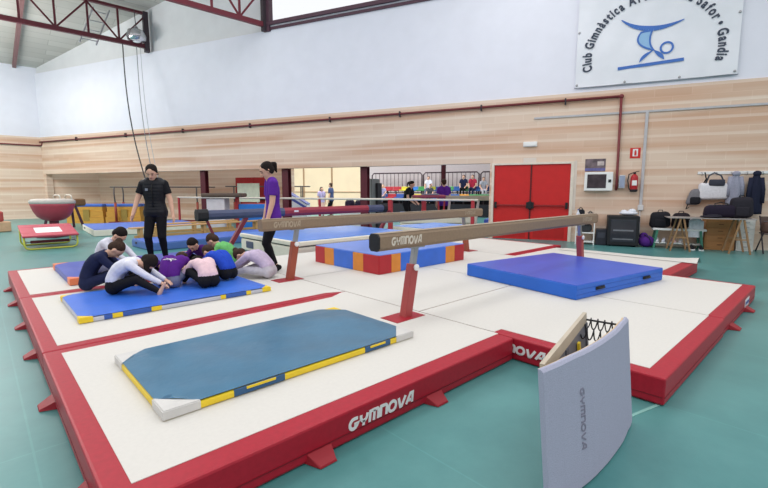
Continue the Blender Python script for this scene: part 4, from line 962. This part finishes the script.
# coat rail
t = ws('coat_rail', 'long white coat rail board with hooks on the block wall', 'coat rail', 2.66, 13.3, 1.84)
mb = MB(); mb.box(0, 2.6, -.025, 0, 0, .07, None, .005); mb.build('board', WHITE, t)
for k in range(9):
    mb = MB(); x = .08 + k * .3; mb.tube([(x, -.02, .05), (x, -.08, .04), (x, -.1, .02), (x, -.09, -.02), (x, -.05, -.03)], .008, STEEL, 6); mb.build('hook', None, t)
t = ws('tote_bag', 'white shoulder bag with dark straps hanging on the coat rail', 'bag', 2.98, 13.15, 1.25)
mb = MB(); mb.box(-.31, .31, -.1, .1, .0, .4, None, .07, None, 4)
for v in mb.bm.verts: v.co += V((0, .02 * math.sin(7 * v.co.x), -.05 * math.cos(4 * v.co.x) + .015 * math.sin(11 * v.co.x + 8 * v.co.z)))
mb.build('bag_body', cloth('bag_white', (222, 220, 226)), t, True)
mb = MB(); mb.tube([(-.18, -.07, .36), (-.12, -.05, .55), (-.02, -.04, .62), (.12, -.06, .55), (.2, -.07, .36)], .018); mb.build('strap', mat('strap_dark', (70, 72, 84), .8), t)
mb = MB(); mb.box(-.12, .2, -.125, -.06, .3, .46, None, .03); mb.build('dark_cloth', cloth('scarf_dark', (62, 64, 76)), t, True)
t = ws('backpack', 'grey and black backpack hanging left of the white shoulder bag', 'bag', 2.6, 13.15, 1.02)
mb = MB(); mb.box(-.15, .17, -.1, .1, .06, .46, None, .09, None, 4); 
for v in mb.bm.verts: v.co += V((.28 * (v.co.z - .2), 0, 0))
mb.build('bag_body', cloth('bag_grey', (120, 118, 124)), t, True)
mb = MB(); mb.box(-.1, .12, -.14, -.06, .08, .26, None, .04, None, 3); mb.build('pocket', cloth('bag_black', (34, 34, 40)), t, True)
mb = MB(); mb.tube([(.1, -.04, .44), (.2, -.08, .7), (.16, -.1, .86)], .015); mb.tube([(-.12, -.05, .1), (-.16, -.05, -.05), (-.1, -.05, 0)], .012); mb.build('strap', BLACK, t)
def coat(label, s, c, h, w, seed):
    t = ws('coat', label, 'coat', s, 13.17, 1.86)
    mb = MB(); n = 14; rings = []
    for i in range(n + 1):
        f = i / n; ww = w * (.22 + .9 * min(1, f * 2.2) - .1 * f); dd_ = .06 + .05 * min(1, f * 3)
        rings.append([mb.bm.verts.new((ww / 2 * math.cos(a) * (1 + .07 * math.sin(5 * a + seed + f * 4)), dd_ * math.sin(a) * (1 + .2 * math.sin(6 * a + seed)) - .02, -h * f + .02)) for a in [k * 2 * PI / 24 for k in range(24)]])
    for i in range(n):
        for k in range(24): mb.bm.faces.new((rings[i][k], rings[i][(k + 1) % 24], rings[i + 1][(k + 1) % 24], rings[i + 1][k]))
    mb.bm.faces.new(rings[0][::-1]); mb.bm.faces.new(rings[-1]); m = cloth('coat_%d' % seed, c)
    mb.build('coat_body', m, t, True)
    for s_ in (-1, 1):
        mb = MB(); mb.tube([(s_ * w * .3, -.03, -h * .12), (s_ * w * .42, -.07, -h * .4), (s_ * w * .44, -.08, -h * .72)], .055, None, 10, .045); mb.build('sleeve', m, t)
    mb = MB(); mb.ell((0, -.05, -.02), w * .28, .07, .07); mb.build('collar', m, t)
coat('light grey coat hanging between the white bag and the navy coat', 3.4, (150, 152, 170), .78, .3, 3)
coat('navy blue coat hanging at the right on the coat rail', 3.8, (34, 38, 58), 1.0, .3, 5)
# ================================================================== PEOPLE
def _capsule(bm, a, b, ra, rb, flat=False, seg=12):
    a, b = V(a), V(b); d = b - a; L = d.length
    if L < 1e-6: d = V((0, 0, 1)); L = 1e-6
    q = d.to_track_quat('Z', 'Y').to_matrix(); prof = []
    if flat: prof = [(ra * .98, 0), (rb * .98, L)]
    else:
        prof = [(ra * math.cos(t), -ra * math.sin(t)) for t in (1.5, 1.0, .5, 0)] + [(rb * math.cos(t), L + rb * math.sin(t)) for t in (0, .5, 1.0, 1.5)]
    rings = [[bm.verts.new(a + q @ V((r * math.cos(k * 2 * PI / seg), r * math.sin(k * 2 * PI / seg), z))) for k in range(seg)] for r, z in prof]
    for i in range(len(rings) - 1):
        for k in range(seg): bm.faces.new((rings[i][k], rings[i][(k + 1) % seg], rings[i + 1][(k + 1) % seg], rings[i + 1][k]))
    bm.faces.new(rings[0][::-1]); bm.faces.new(rings[-1])
def _ell(bm, c, R, r):
    g = bmesh.ops.create_uvsphere(bm, u_segments=16, v_segments=12, radius=1)['verts']
    bmesh.ops.transform(bm, matrix=M4.Translation(V(c)) @ R.to_4x4() @ M4.Diagonal((r[0], r[1], r[2], 1)), verts=g)
def blob(name, prims, m, parent, vox, smooth=4):
    bm = bmesh.new()
    for p in prims:
        if p[0] == 'c': _capsule(bm, *p[1:5])
        elif p[0] == 'f': _capsule(bm, *p[1:5], flat=True)
        else: _ell(bm, *p[1:])
    bmesh.ops.recalc_face_normals(bm, faces=bm.faces[:])
    me = bpy.data.meshes.new(name); bm.to_mesh(me); bm.free()
    o = bpy.data.objects.new(name, me); C.objects.link(o)
    r = o.modifiers.new('r', 'REMESH'); r.mode = 'VOXEL'; r.voxel_size = vox
    s = o.modifiers.new('s', 'SMOOTH'); s.factor = .5; s.iterations = smooth
    dg = bpy.context.evaluated_depsgraph_get(); dg.update()
    nm = bpy.data.meshes.new_from_object(o.evaluated_get(dg))
    o.modifiers.clear(); o.data = nm; nm.name = name; bpy.data.meshes.remove(me)
    nm.materials.clear(); nm.materials.append(m)
    for p in nm.polygons: p.use_smooth = True
    o.parent = parent
    return o
def ik(a, t, l1, l2, pole):
    a, t, pole = V(a), V(t), V(pole); d = t - a; D = d.length
    if D > (l1 + l2) * .995: t = a + d * ((l1 + l2) * .995 / D); d = t - a; D = d.length
    if D < 1e-4: D = 1e-4
    x = (l1 * l1 - l2 * l2 + D * D) / (2 * D); h = math.sqrt(max(0, l1 * l1 - x * x)); u = d / D
    pv = pole - u * pole.dot(u); pv = pv.normalized() if pv.length > 1e-5 else V((0, 0, 1))
    return a + u * x + pv * h, t
def person(label, loc, rotz, H, pz, lean, hands, feet, shirt, bottoms, hair, head=(0, 0), sleeve='short', legs='long', shoes=None, skin=None, vox=.009, sfrom=0, fem=False, hs=1.0,
           epole=((-1, -.6, -.4), (1, -.6, -.4)), kpole=((0, 1, .3), (0, 1, .3)), tail=None, vest=None, bib=None, group=None, bulk=1.0, fingers=True, footdir=(0, 1, 0), bare_toe_up=False, long_hair=0, cat='person', curlhand=1, hairup=False):
    t = thing('person', label, cat, loc, rotz, group); skin = skin or SKIN
    X = V((1, 0, 0))
    P = V((0, 0, pz)); N = 5; spine = [P]; ang0, ang1 = math.radians(lean[0]), math.radians(lean[1])
    for i in range(N):
        a = ang0 + (ang1 - ang0) * i / (N - 1); spine.append(spine[-1] + V((0, math.sin(a), math.cos(a))) * .31 * H / N)
    nb = spine[-1]; ax = (spine[-1] - spine[-2]).normalized(); fwd = X.cross(ax) * -1
    fwd = V((0, ax.z, -ax.y)) if True else fwd
    ha = math.radians(head[0]); hy = math.radians(head[1])
    hup = V((0, math.sin(ha), math.cos(ha))); hf = V((0, math.cos(ha), -math.sin(ha)))
    Rh = M4.Rotation(hy, 3, hup) @ M4(((1, hf.x, hup.x), (0, hf.y, hup.y), (0, hf.z, hup.z)))
    HB = H; hc = nb + (ax * .35 + hup * .65).normalized() * .105 * H * (.5 + .5 * hs)
    def hd(x, y, z): return hc + Rh @ V((x * H * hs, y * H * hs, z * H * hs))
    wid = [.046, .040, .036, .044, .056, .05]; rad = [.06, .057, .054, .058, .058, .044]
    if fem: wid = [.046, .036, .030, .038, .05, .046]; rad = [.058, .051, .046, .052, .052, .042]
    wid = [w * bulk for w in wid]; rad = [r * bulk for r in rad]
    def torso(i0, i1, inf, frac=1.0):
        pr = []
        for i in range(int(i0), i1):
            for s in (-1, 1):
                pr.append(('c', spine[i] + X * s * wid[i] * H, spine[i + 1] + X * s * wid[i + 1] * H, rad[i] * H + inf, rad[i + 1] * H + inf))
        return pr
    sh = [nb - ax * .012 * H + X * s * .098 * bulk * H for s in (-1, 1)]
    hip = [P + X * s * .048 * H for s in (-1, 1)]
    body = torso(0, 5, -.004); armp = []; legp = []
    body += [('c', nb - ax * .01 * H, hc, .034 * H, .03 * H), ('c', sh[0], sh[1], .036 * H, .036 * H)]
    ti = 0
    arms = []; lgs = []
    for s, S in ((-1, 0), (1, 1)):
        el, wr = ik(sh[S], hands[S], .172 * H, .15 * H, epole[S]); arms.append((sh[S], el, wr))
        body += [('c', sh[S], el, .031 * H, .025 * H), ('c', el, wr, .025 * H, .018 * H)]
        d = (wr - el).normalized(); side = d.cross(V((0, 0, 1))); side = side.normalized() if side.length > .2 else V((0, 1, 0)); nrm = side.cross(d)
        if abs(d.z) > .8: side = V((0, 1, 0)); side = (side - d * side.dot(d)).normalized(); nrm = side.cross(d)
        palm = wr + d * .045 * H
        body += [('c', wr - side * .008 * H, palm - side * .015 * H, .013 * H, .011 * H), ('c', wr + side * .008 * H, palm + side * .015 * H, .013 * H, .011 * H), ('c', wr, palm, .014 * H, .012 * H)]
        curl = nrm * (-1 if nrm.z > 0 else 1) if abs(d.z) < .8 else X * (-s)
        for k, (o, L) in enumerate(((-.021, .03), (-.007, .038), (.007, .04), (.021, .034))):
            b0 = palm + side * o * H; b1 = b0 + (d + side * o * 6).normalized() * L * .55 * H; b2 = b1 + (d * .8 + side * o * 5 + curl * .6 * curlhand).normalized() * L * .5 * H
            body += [('c', b0, b1, .0062 * H, .0057 * H), ('c', b1, b2, .0057 * H, .005 * H)]
        th0 = wr + d * .015 * H + side * .016 * H * (1 if side.y >= 0 else -1); td = side * (1 if side.y >= 0 else -1)
        body += [('c', th0, th0 + (d * .6 + td).normalized() * .026 * H, .0075 * H, .0065 * H), ('c', th0 + (d * .6 + td).normalized() * .026 * H, th0 + (d * .6 + td).normalized() * .026 * H + (d + td * .3).normalized() * .022 * H, .0065 * H, .0055 * H)]
        kn, an = ik(hip[S], feet[S], .245 * H, .235 * H, kpole[S]); lgs.append((hip[S], kn, an))
        body += [('c', hip[S], kn, .05 * H * bulk, .034 * H), ('c', kn, an, .033 * H, .021 * H), ('c', kn.lerp(an, .25) + V((0, 0, 0)), kn.lerp(an, .45), .033 * H, .029 * H)]
        fd = V(footdir[S] if isinstance(footdir[0], (tuple, list)) else footdir).normalized()
        toe = an + fd * .095 * H - V((0, 0, .016 * H)) * (0 if abs(fd.z) > .5 else 1)
        heel = an - fd * .025 * H - V((0, 0, .016 * H)) * (0 if abs(fd.z) > .5 else 1)
        body += [('c', heel, toe, .02 * H, .015 * H), ('c', an, an.lerp(toe, .7), .02 * H, .016 * H)]
    # head
    head_p = [('e', hd(0, -.006, .014), Rh, (.047 * H * hs, .056 * H * hs, .052 * H * hs)), ('e', hd(0, .008, -.024), Rh, (.037 * H * hs, .042 * H * hs, .042 * H * hs)), ('c', hd(0, .022, -.046), hd(0, .034, -.05), .016 * H * hs, .013 * H * hs),
              ('c', hd(0, .05, .004), hd(0, .06, -.014), .006 * H * hs, .009 * H * hs), ('e', hd(-.048, -.004, -.006), Rh, (.006 * H * hs, .013 * H * hs, .019 * H * hs)), ('e', hd(.048, -.004, -.006), Rh, (.006 * H * hs, .013 * H * hs, .019 * H * hs))]
    blob('body', body + head_p, skin, t, vox, 3)
    if fingers:
        for s in (-1, 1):
            mb = MB(); mb.ell(hd(s * .019, .046, .004), .0065 * H * hs, .005 * H * hs, .004 * H * hs, None, Rh, 10); mb.build('eye', EYEW, t)
            mb = MB(); mb.tube([hd(s * .008, .051, .016), hd(s * .02, .05, .02), hd(s * .032, .042, .016)], .0018 * H * hs, None, 6); mb.build('eyebrow', HAIRD, t)
        mb = MB(); mb.tube([hd(-.014, .046, -.032), hd(0, .05, -.0315), hd(.014, .046, -.032)], .004 * H * hs, None, 6); mb.build('mouth', LIP, t)
    # hair
    hp = [('e', hd(0, -.019, .029), Rh, (.052 * H * hs, .056 * H * hs, .047 * H * hs)), ('e', hd(0, -.03, .002), Rh, (.049 * H * hs, .041 * H * hs, .05 * H * hs))]
    if fem:
        for s in (-1, 1): hp += [('c', hd(s * .026, .022, .05), hd(s * .046, .004, .014), .009 * H, .009 * H), ('c', hd(s * .046, .004, .014), hd(s * .047, -.018, -.03), .010 * H, .008 * H)]
    if tail:
        a = hd(0, -.066, .03); b = a + V(tail[0]) * H * hs; c = b + V(tail[1]) * H * hs
        hp += [('c', a, b, .018 * H * hs, .021 * H * hs), ('c', b, c, .02 * H * hs, .009 * H * hs)]
    if hairup: hp += [('e', hd(0, -.062, .045), Rh, (.026 * H * hs, .026 * H * hs, .026 * H * hs))]
    if long_hair:
        for s in (-1, -.4, .4, 1):
            a = hd(s * .042, -.02, .0); b = a + V((0, 0, -long_hair * .5 * H * hs)); c = b + V((0, -.0, -long_hair * .5 * H * hs))
            hp += [('c', a, b, .022 * H * hs, .02 * H * hs), ('c', b, c, .02 * H * hs, .01 * H * hs)]
    blob('hair', hp, hair, t, max(.008, vox * .9), 3)
    # shirt
    inf = .011 if H > 1.5 else .009
    sp = torso(sfrom, 5, inf)
    sp += [('c', sh[0], sh[1], .036 * H + inf, .036 * H + inf), ('f', nb - ax * .02 * H, nb + ax * .022 * H, .045 * H, .038 * H)]
    for S in (0, 1):
        a, e, w = arms[S]
        if sleeve == 'short': sp += [('f', a, a.lerp(e, .62), .036 * H + inf, .036 * H + inf * .8)]
        elif sleeve == 'cap': sp += [('f', a, a.lerp(e, .3), .038 * H + inf, .04 * H + inf * .8)]
        else: sp += [('c', a, e, .033 * H + inf, .027 * H + inf * .8), ('f', e, e.lerp(w, .96), .027 * H + inf * .8, .02 * H + inf * .7), ('e', e, M4.Identity(3), (.027 * H + inf * .8,) * 3)]
    blob('shirt', sp, shirt, t, vox, 4)
    # trousers
    tp = []
    for S in (-1, 1): tp.append(('c', spine[0] + X * S * wid[0] * H, spine[1] + X * S * wid[1] * H, rad[0] * H + inf * (.7 if not sfrom else 1.3), rad[1] * H + inf * .4))
    for S in (0, 1):
        a, k, f = lgs[S]
        if legs == 'long': tp += [('c', a, k, .05 * H * bulk + inf, .035 * H + inf * .8), ('c', k.lerp(f, .25), k.lerp(f, .45), .033 * H + inf * .7, .029 * H + inf * .7), ('f', k, k.lerp(f, .93), .034 * H + inf * .8, .022 * H + inf * .7), ('e', k, M4.Identity(3), (.035 * H + inf * .8,) * 3)]
        else: tp += [('f', a, a.lerp(k, .75), .05 * H * bulk + inf, .042 * H + inf)]
    blob('trousers', tp, bottoms, t, vox, 4)
    if shoes:
        for S in (0, 1):
            an = lgs[S][2]; fd = V(footdir[S] if isinstance(footdir[0], (tuple, list)) else footdir).normalized(); lo = V((0, 0, .016 * H))
            blob('shoe', [('c', an - fd * .028 * H - lo, an + fd * .1 * H - lo * 1.1, .026 * H, .021 * H), ('c', an - lo * .3, an.lerp(an + fd * .095 * H - lo, .7), .028 * H, .021 * H)], shoes, t, vox, 2)
    if vest:
        vp = torso(0, 5, inf + .012) + [('c', sh[0].lerp(sh[1], .06), sh[0].lerp(sh[1], .94), .036 * H + inf + .008, .036 * H + inf + .008), ('f', nb - ax * .03 * H, nb + ax * .034 * H, .05 * H, .042 * H)]
        for i in range(5): # quilting ribs
            for f in (.25, .75):
                p = spine[i].lerp(spine[i + 1], f); w = wid[i] + (wid[i + 1] - wid[i]) * f; r = rad[i] + (rad[i + 1] - rad[i]) * f
                vp.append(('c', p - X * w * H, p + X * w * H, r * H + inf + .017, r * H + inf + .017))
        vo = blob('quilted_vest', vp, vest, t, vox, 2)
        fr = V((0, 1, 0)); mb = MB(); mb.tube([spine[1] + fr * (rad[1] * H + inf + .026), spine[3] + fr * (rad[3] * H + inf + .03), spine[4] + fr * (rad[4] * H + inf + .028), spine[5] + fr * (rad[5] * H + inf + .012)], .006); mb.build('zip', mat('zip_black', (16, 16, 18), .4), vo)
        mb = MB(); mb.box(.035 * H, .06 * H, rad[3] * H + inf + .02, rad[3] * H + inf + .034, 0, .025 * H); q = mb.build('chest_badge', mat('badge_grey', (128, 136, 150), .6), vo); q.location = spine[4] - V((0, 0, .02 * H))
    t['_'] = 0; del t['_']
    return t, dict(spine=spine, ax=ax, wid=wid, rad=rad, inf=inf, H=H)
def facing(dx, dy): return math.atan2(dy, dx) - PI / 2
RT = (.729, -.684); FW = (.684, .729)          # plan directions that read as «right» and «away» from the photograph's viewpoint
def face(r, a): return facing(RT[0] * r + FW[0] * a, RT[1] * r + FW[1] * a)

# --- adults -------------------------------------------------------
BLKTEE = cloth('black_tee', (26, 26, 32)); BLKLEG = cloth('black_leggings', (20, 20, 26)); VESTM = mat('vest_black', (22, 23, 31), .5, .12, 20, .3)
z0 = MT + .1
Hc = 1.57
person('young woman with tied dark hair in a black quilted vest and black leggings', (2.1, 7.58, z0), face(.18, -1), Hc, .5 * Hc, (0, 4),
       ((-.29, .06, .43 * Hc), (.31, .12, .47 * Hc)), ((-.1, -.03, .042 * Hc), (.1, .03, .042 * Hc)), BLKTEE, BLKLEG, HAIRD, (34, 0), 'short', shoes=None, vest=VESTM, vox=.0085,
       epole=((-.6, -.8, 0), (.6, -.8, 0)), footdir=((-.5, .8, 0), (.2, 1, 0)), kpole=((-.1, 1, 0), (.1, 1, 0)), bulk=1.0, fem=True, hs=1.04, tail=((0, -.02, -.03), (0, .0, -.07)))
PURP = cloth('purple_tee', (92, 42, 150))
Hp = 1.69
person('young woman in a purple t-shirt and black leggings standing behind the farther beam', (3.31, 6.0, MT + .006), face(-1, -.5), Hp, .5 * Hp, (0, 4),
       ((-.17, .13, .46 * Hp), (.17, .1, .47 * Hp)), ((-.06, .03, .042 * Hp), (.07, -.03, .042 * Hp)), PURP, BLKLEG, HAIRD, (30, 0), 'short', shoes=cloth('black_shoe', (24, 24, 28)), vox=.0085,
       epole=((-.5, -.9, 0), (.5, -.9, 0)), fem=True, hs=1.03, tail=((-.0, -.03, .0), (0, -.014, -.065)), footdir=((-.1, 1, 0), (.1, 1, 0)), kpole=((0, 1, 0), (0, 1, 0)), skin=SKIN)

# --- the seated children -----------------------------------------
ZB = MT + .062
def kid(label, x, y, z, rot, H, lean, shirt, bottoms, hair, headp, sleeve='long', reach=(.62, .1), spread=.16, legext=.5, hy=0, **kw):
    ph = .075 * H; fz = .025 * H
    return person(label, (x, y, z), rot, H, ph, lean, ((-.09, reach[0], reach[1]), (.09, reach[0], reach[1])),
                  ((-spread, legext * H, fz), (spread, legext * H, fz)), shirt, bottoms, hair, (headp, hy), sleeve, epole=((-.8, .0, -.3), (.8, 0, -.3)), kpole=((-.3, 0, 1), (.3, 0, 1)),
                  footdir=(0, .5, 1), vox=.009, sfrom=1, hs=1.2, **kw)
WHT = cloth('white_top', (222, 222, 236)); BLKP = cloth('black_bottoms', (24, 24, 30)); NAVYT = cloth('navy_top', (34, 40, 72))
LAV = cloth('lavender_top', (200, 184, 210)); PINK = cloth('pale_pink_top', (228, 196, 204)); ROY = cloth('royal_blue_top', (38, 74, 190)); GRN = cloth('green_top', (112, 190, 112))
BIB = cloth('purple_bib', (88, 34, 132)); GRY = cloth('grey_bottoms', (116, 120, 148)); DPUR = cloth('deep_purple_top', (76, 34, 116)); LGRY = cloth('pale_grey_bottoms', (196, 192, 202))
kid('child in white long sleeves with long dark hair, nearest on the royal blue mat', 1.1, 5.72, ZB, face(1, .22), 1.24, (0, 78), WHT, BLKP, HAIRD, 100, long_hair=.1, reach=(.52, .12), legext=.42)
kid('child in a navy top with tied brown hair sitting left of the white top child', .95, 6.43, MT + .006, face(1, .35), 1.32, (4, 54), NAVYT, NAVYT, HAIRB, 74, hairup=True, reach=(.5, .12), legext=.42)
kid('boy in a white top with short black hair sitting behind the navy top child', 1.22, 7.08, MT + .1, face(1, -.1), 1.3, (8, 44), WHT, GRY, HAIRD, 66, reach=(.5, .16))
kid('child in a dark purple top mostly hidden behind the white top child', 1.5, 6.4, ZB, face(.9, -.6), 1.1, (10, 90), DPUR, BLKP, HAIRD, 96, sleeve='short', reach=(.5, .1), legext=.4)
bk, bi = kid('child in a purple bib and grey trousers seen from behind in the circle', 1.66, 5.64, ZB, face(.0, 1), 1.12, (8, 78), BIB, GRY, HAIRB, 104, reach=(.46, .1), legext=.4, bulk=1.14)
kid('child in a deep purple top with dark hair facing the camera across the circle', 2.52, 6.56, ZB, face(-.3, -1), 1.14, (18, 60), DPUR, BLKP, HAIRD, 64, reach=(.4, .1), legext=.34)
kid('child in a pale pink top and black leggings at the right of the circle', 2.02, 5.3, ZB, face(-.65, .75), 1.15, (14, 90), PINK, BLKP, HAIRD, 104, reach=(.46, .08), legext=.4)
kid('child in a royal blue top with brown hair right behind the pink top child', 2.4, 5.6, ZB, face(-.9, .5), 1.17, (12, 76), ROY, BLKP, HAIRB, 86, reach=(.42, .1), legext=.38)
kid('child in a light green top with brown hair sitting behind the royal blue top child', 2.8, 6.28, MT + .006, face(-1, .1), 1.28, (8, 58), GRN, BLKP, HAIRB, 66, reach=(.36, .12), legext=.3)
kid('child in a lavender top stretching forward, right of the royal blue mat', 3.0, 5.6, MT + .006, face(-1, .2), 1.28, (20, 82), LAV, LGRY, HAIRB, 104, hairup=True, reach=(.6, .08), legext=.46)
# white emblem on the back of the bib
sp_, rd_ = bi['spine'], bi['rad']; mb = MB(); Hb = bi['H']
def bfn2(x, y, z):
    f = 3 + y * 3.4; f = min(4.9, max(1, f)); i = int(f); p = sp_[i].lerp(sp_[i + 1], f - i); d = (sp_[i + 1] - sp_[i]).normalized(); nrm = V((0, -d.z, d.y)); r = rd_[i] * Hb + bi['inf']
    return p + V((x, 0, 0)) + nrm * (r + .002 + z - max(0, abs(x) - .05) ** 2 * 5)
for (pts, w) in ((arc(0, .0, .085, 15, 165, 10), .009), ([(-.05, .13), (-.0, .07), (.035, .11)], .012), ([(0, .07), (.012, .02), (.03, -.0)], .014), ([(-.075, .015), (.075, .015)], .016)):
    mb.ribbon(pts, w, 0, .004, LETTER, bfn2)
mb.build('back_emblem', None, bk)
# --- people farther away ------------------------------------------
def stand_person(label, x, y, z, rot, H, shirt, bottoms, hair, **kw):
    a = dict(hands=((-.14 * H, .05, .43 * H), (.14 * H, .05, .43 * H)), feet=((-.05 * H, 0, .04 * H), (.05 * H, 0, .04 * H)), head=(10, 0), sleeve='short', shoes=BLKP, vox=.016, fingers=False, epole=((-.6, -.8, 0), (.6, -.8, 0)), kpole=((0, 1, 0), (0, 1, 0))); a.update(kw)
    hands = a.pop('hands'); feet = a.pop('feet')
    return person(label, (x, y, z), rot, H, .5 * H, a.pop('lean', (0, 3)), hands, feet, shirt, bottoms, hair, **a)
def sit_person(label, s, d, z, H, shirt, bottoms, hair, rot=0, **kw):
    p = W(s, d, z); a = dict(head=(8, 0), sleeve='short', shoes=BLKP, vox=.016, fingers=False, epole=((-.6, -.8, 0), (.6, -.8, 0)), kpole=((0, 1, .6), (0, 1, .6))); a.update(kw)
    return person(label, p, rot + WA + PI, H, .4 + .02, a.pop('lean', (4, 10)), a.pop('hands', ((-.13, .3, .5), (.13, .3, .5))), ((-.09, .42, .06), (.09, .42, .06)), shirt, bottoms, hair, **a)
stand_person('man in a dark blue t-shirt and black trousers standing before the lit timber wall', 14.1, 19.2, 0, face(-1, .3), 1.84, cloth('slate_tee', (70, 82, 120)), BLKP, HAIRB)
stand_person('girl in a white and violet leotard top standing beside the man in dark blue', 13.6, 19.4, 0, face(.6, -1), 1.62, cloth('pale_violet_top', (186, 172, 214)), cloth('skin_tights', (214, 178, 168)), HAIRD, long_hair=.16)
stand_person('person in a purple t-shirt with back turned, beyond the wine red vaulting table', 12.96, 10.5, 0.0, face(.1, 1), 1.88, PURP, BLKP, HAIRB, hands=((-.27, .1, .9), (.22, .12, .85)))
stand_person('person in black with dark ponytail leaning over the wine red vaulting table', 11.9, 11.45, 0.0, face(.55, -.3), 1.84, BLKTEE, BLKP, HAIRD, lean=(6, 24), hands=((-.2, .35, .98), (.2, .4, .98)), tail=((0, -.05, -.02), (0, -.02, -.08)), head=(30, 0))
sit_person('spectator in a white top sitting in the upper row of the stand', -8.06, SD + 1.3, 1.08, 1.5, WHT, GRY, HAIRB)
sit_person('spectator in a dark grey top sitting below the white top spectator', -7.7, SD + .5, .65, 1.4, cloth('dark_grey_top', (70, 72, 82)), BLKP, HAIRD)
sit_person('spectator in a navy top sitting left of the red top spectator', -6.0, SD + 1.3, 1.08, 1.6, NAVYT, BLKP, HAIRD)
sit_person('spectator in a red top sitting in the upper row of the stand', -5.49, SD + 1.3, 1.08, 1.6, cloth('crimson_top', (176, 48, 74)), cloth('navy_jeans', (40, 50, 82)), HAIRD)
sit_person('spectator in a grey and white top sitting nearest the red double door', -4.9, SD + 1.2, 1.0, 1.5, cloth('pale_grey_top', (176, 178, 190)), LGRY, HAIRB, rot=.4)
sit_person('spectator in a pale lilac top at the left end of the lower row', -10.6, SD + .5, .65, 1.4, cloth('lilac_top', (150, 150, 186)), GRY, mat('fair_hair', (190, 150, 110), .6, .2, 40))
# ================================================================== CAMERA AND LIGHT
cam = bpy.data.cameras.new('camera'); co = bpy.data.objects.new('camera', cam); C.objects.link(co)
co.location = (0, 0, HC); co.rotation_euler = (PI / 2 - math.radians(7.149), 0, math.radians(-43.183))
cam.sensor_fit = 'HORIZONTAL'; cam.sensor_width = 36; cam.lens = 434.05 * 36 / 768; cam.clip_end = 300
sc.camera = co
wd_ = bpy.data.worlds.new('daylight'); sc.world = wd_; wd_.use_nodes = True
nt = wd_.node_tree; bg = nt.nodes['Background']; bg.inputs[1].default_value = 1.0
tc = nt.nodes.new('ShaderNodeTexCoord'); sx_ = nt.nodes.new('ShaderNodeSeparateXYZ'); rp_ = nt.nodes.new('ShaderNodeValToRGB')
nt.links.new(tc.outputs['Generated'], sx_.inputs[0]); nt.links.new(sx_.outputs['Z'], rp_.inputs['Fac']); nt.links.new(rp_.outputs['Color'], bg.inputs['Color'])
e = rp_.color_ramp.elements; e[0].position = .02; e[0].color = (.36, .36, .37, 1); e[1].position = .3; e[1].color = (1.0, 1.01, 1.03, 1)
def area(name, loc, rot, sx, sy, power, col=(1, .985, .96)):
    l = bpy.data.lights.new(name, 'AREA'); l.shape = 'RECTANGLE'; l.size = sx; l.size_y = sy; l.energy = power; l.color = col
    o = bpy.data.objects.new(name, l); C.objects.link(o); o.location = loc; o.rotation_euler = rot; return o
area('skylight_near', (3, -2, 8.6), (0, 0, 0), 14, 2.5, 220)
area('skylight_mid', (5, 5.5, 8.6), (0, 0, 0), 12, 2.5, 220)
area('skylight_far', (-1, 13, 8.2), (0, 0, 0), 10, 2.5, 300)
area('bay_fill', (-3, 22, 7.0), (0, 0, 0), 8, 3, 800)  # fill lamp added to brighten the walls of the far bay
area('bay_ceiling_fill', (-5, 20, 4.2), (PI, 0, 0), 8, 6, 1900)  # unseen fill lamp aimed upward, added to lift the dark ceiling
p = W(-14, 20, 5.5); area('annexe_fill', p, (0, 0, WA), 16, 5, 1050)  # fill lamp added to brighten the adjoining hall
sc.view_settings.view_transform = 'Standard'; sc.view_settings.look = 'None'; sc.view_settings.exposure = 0
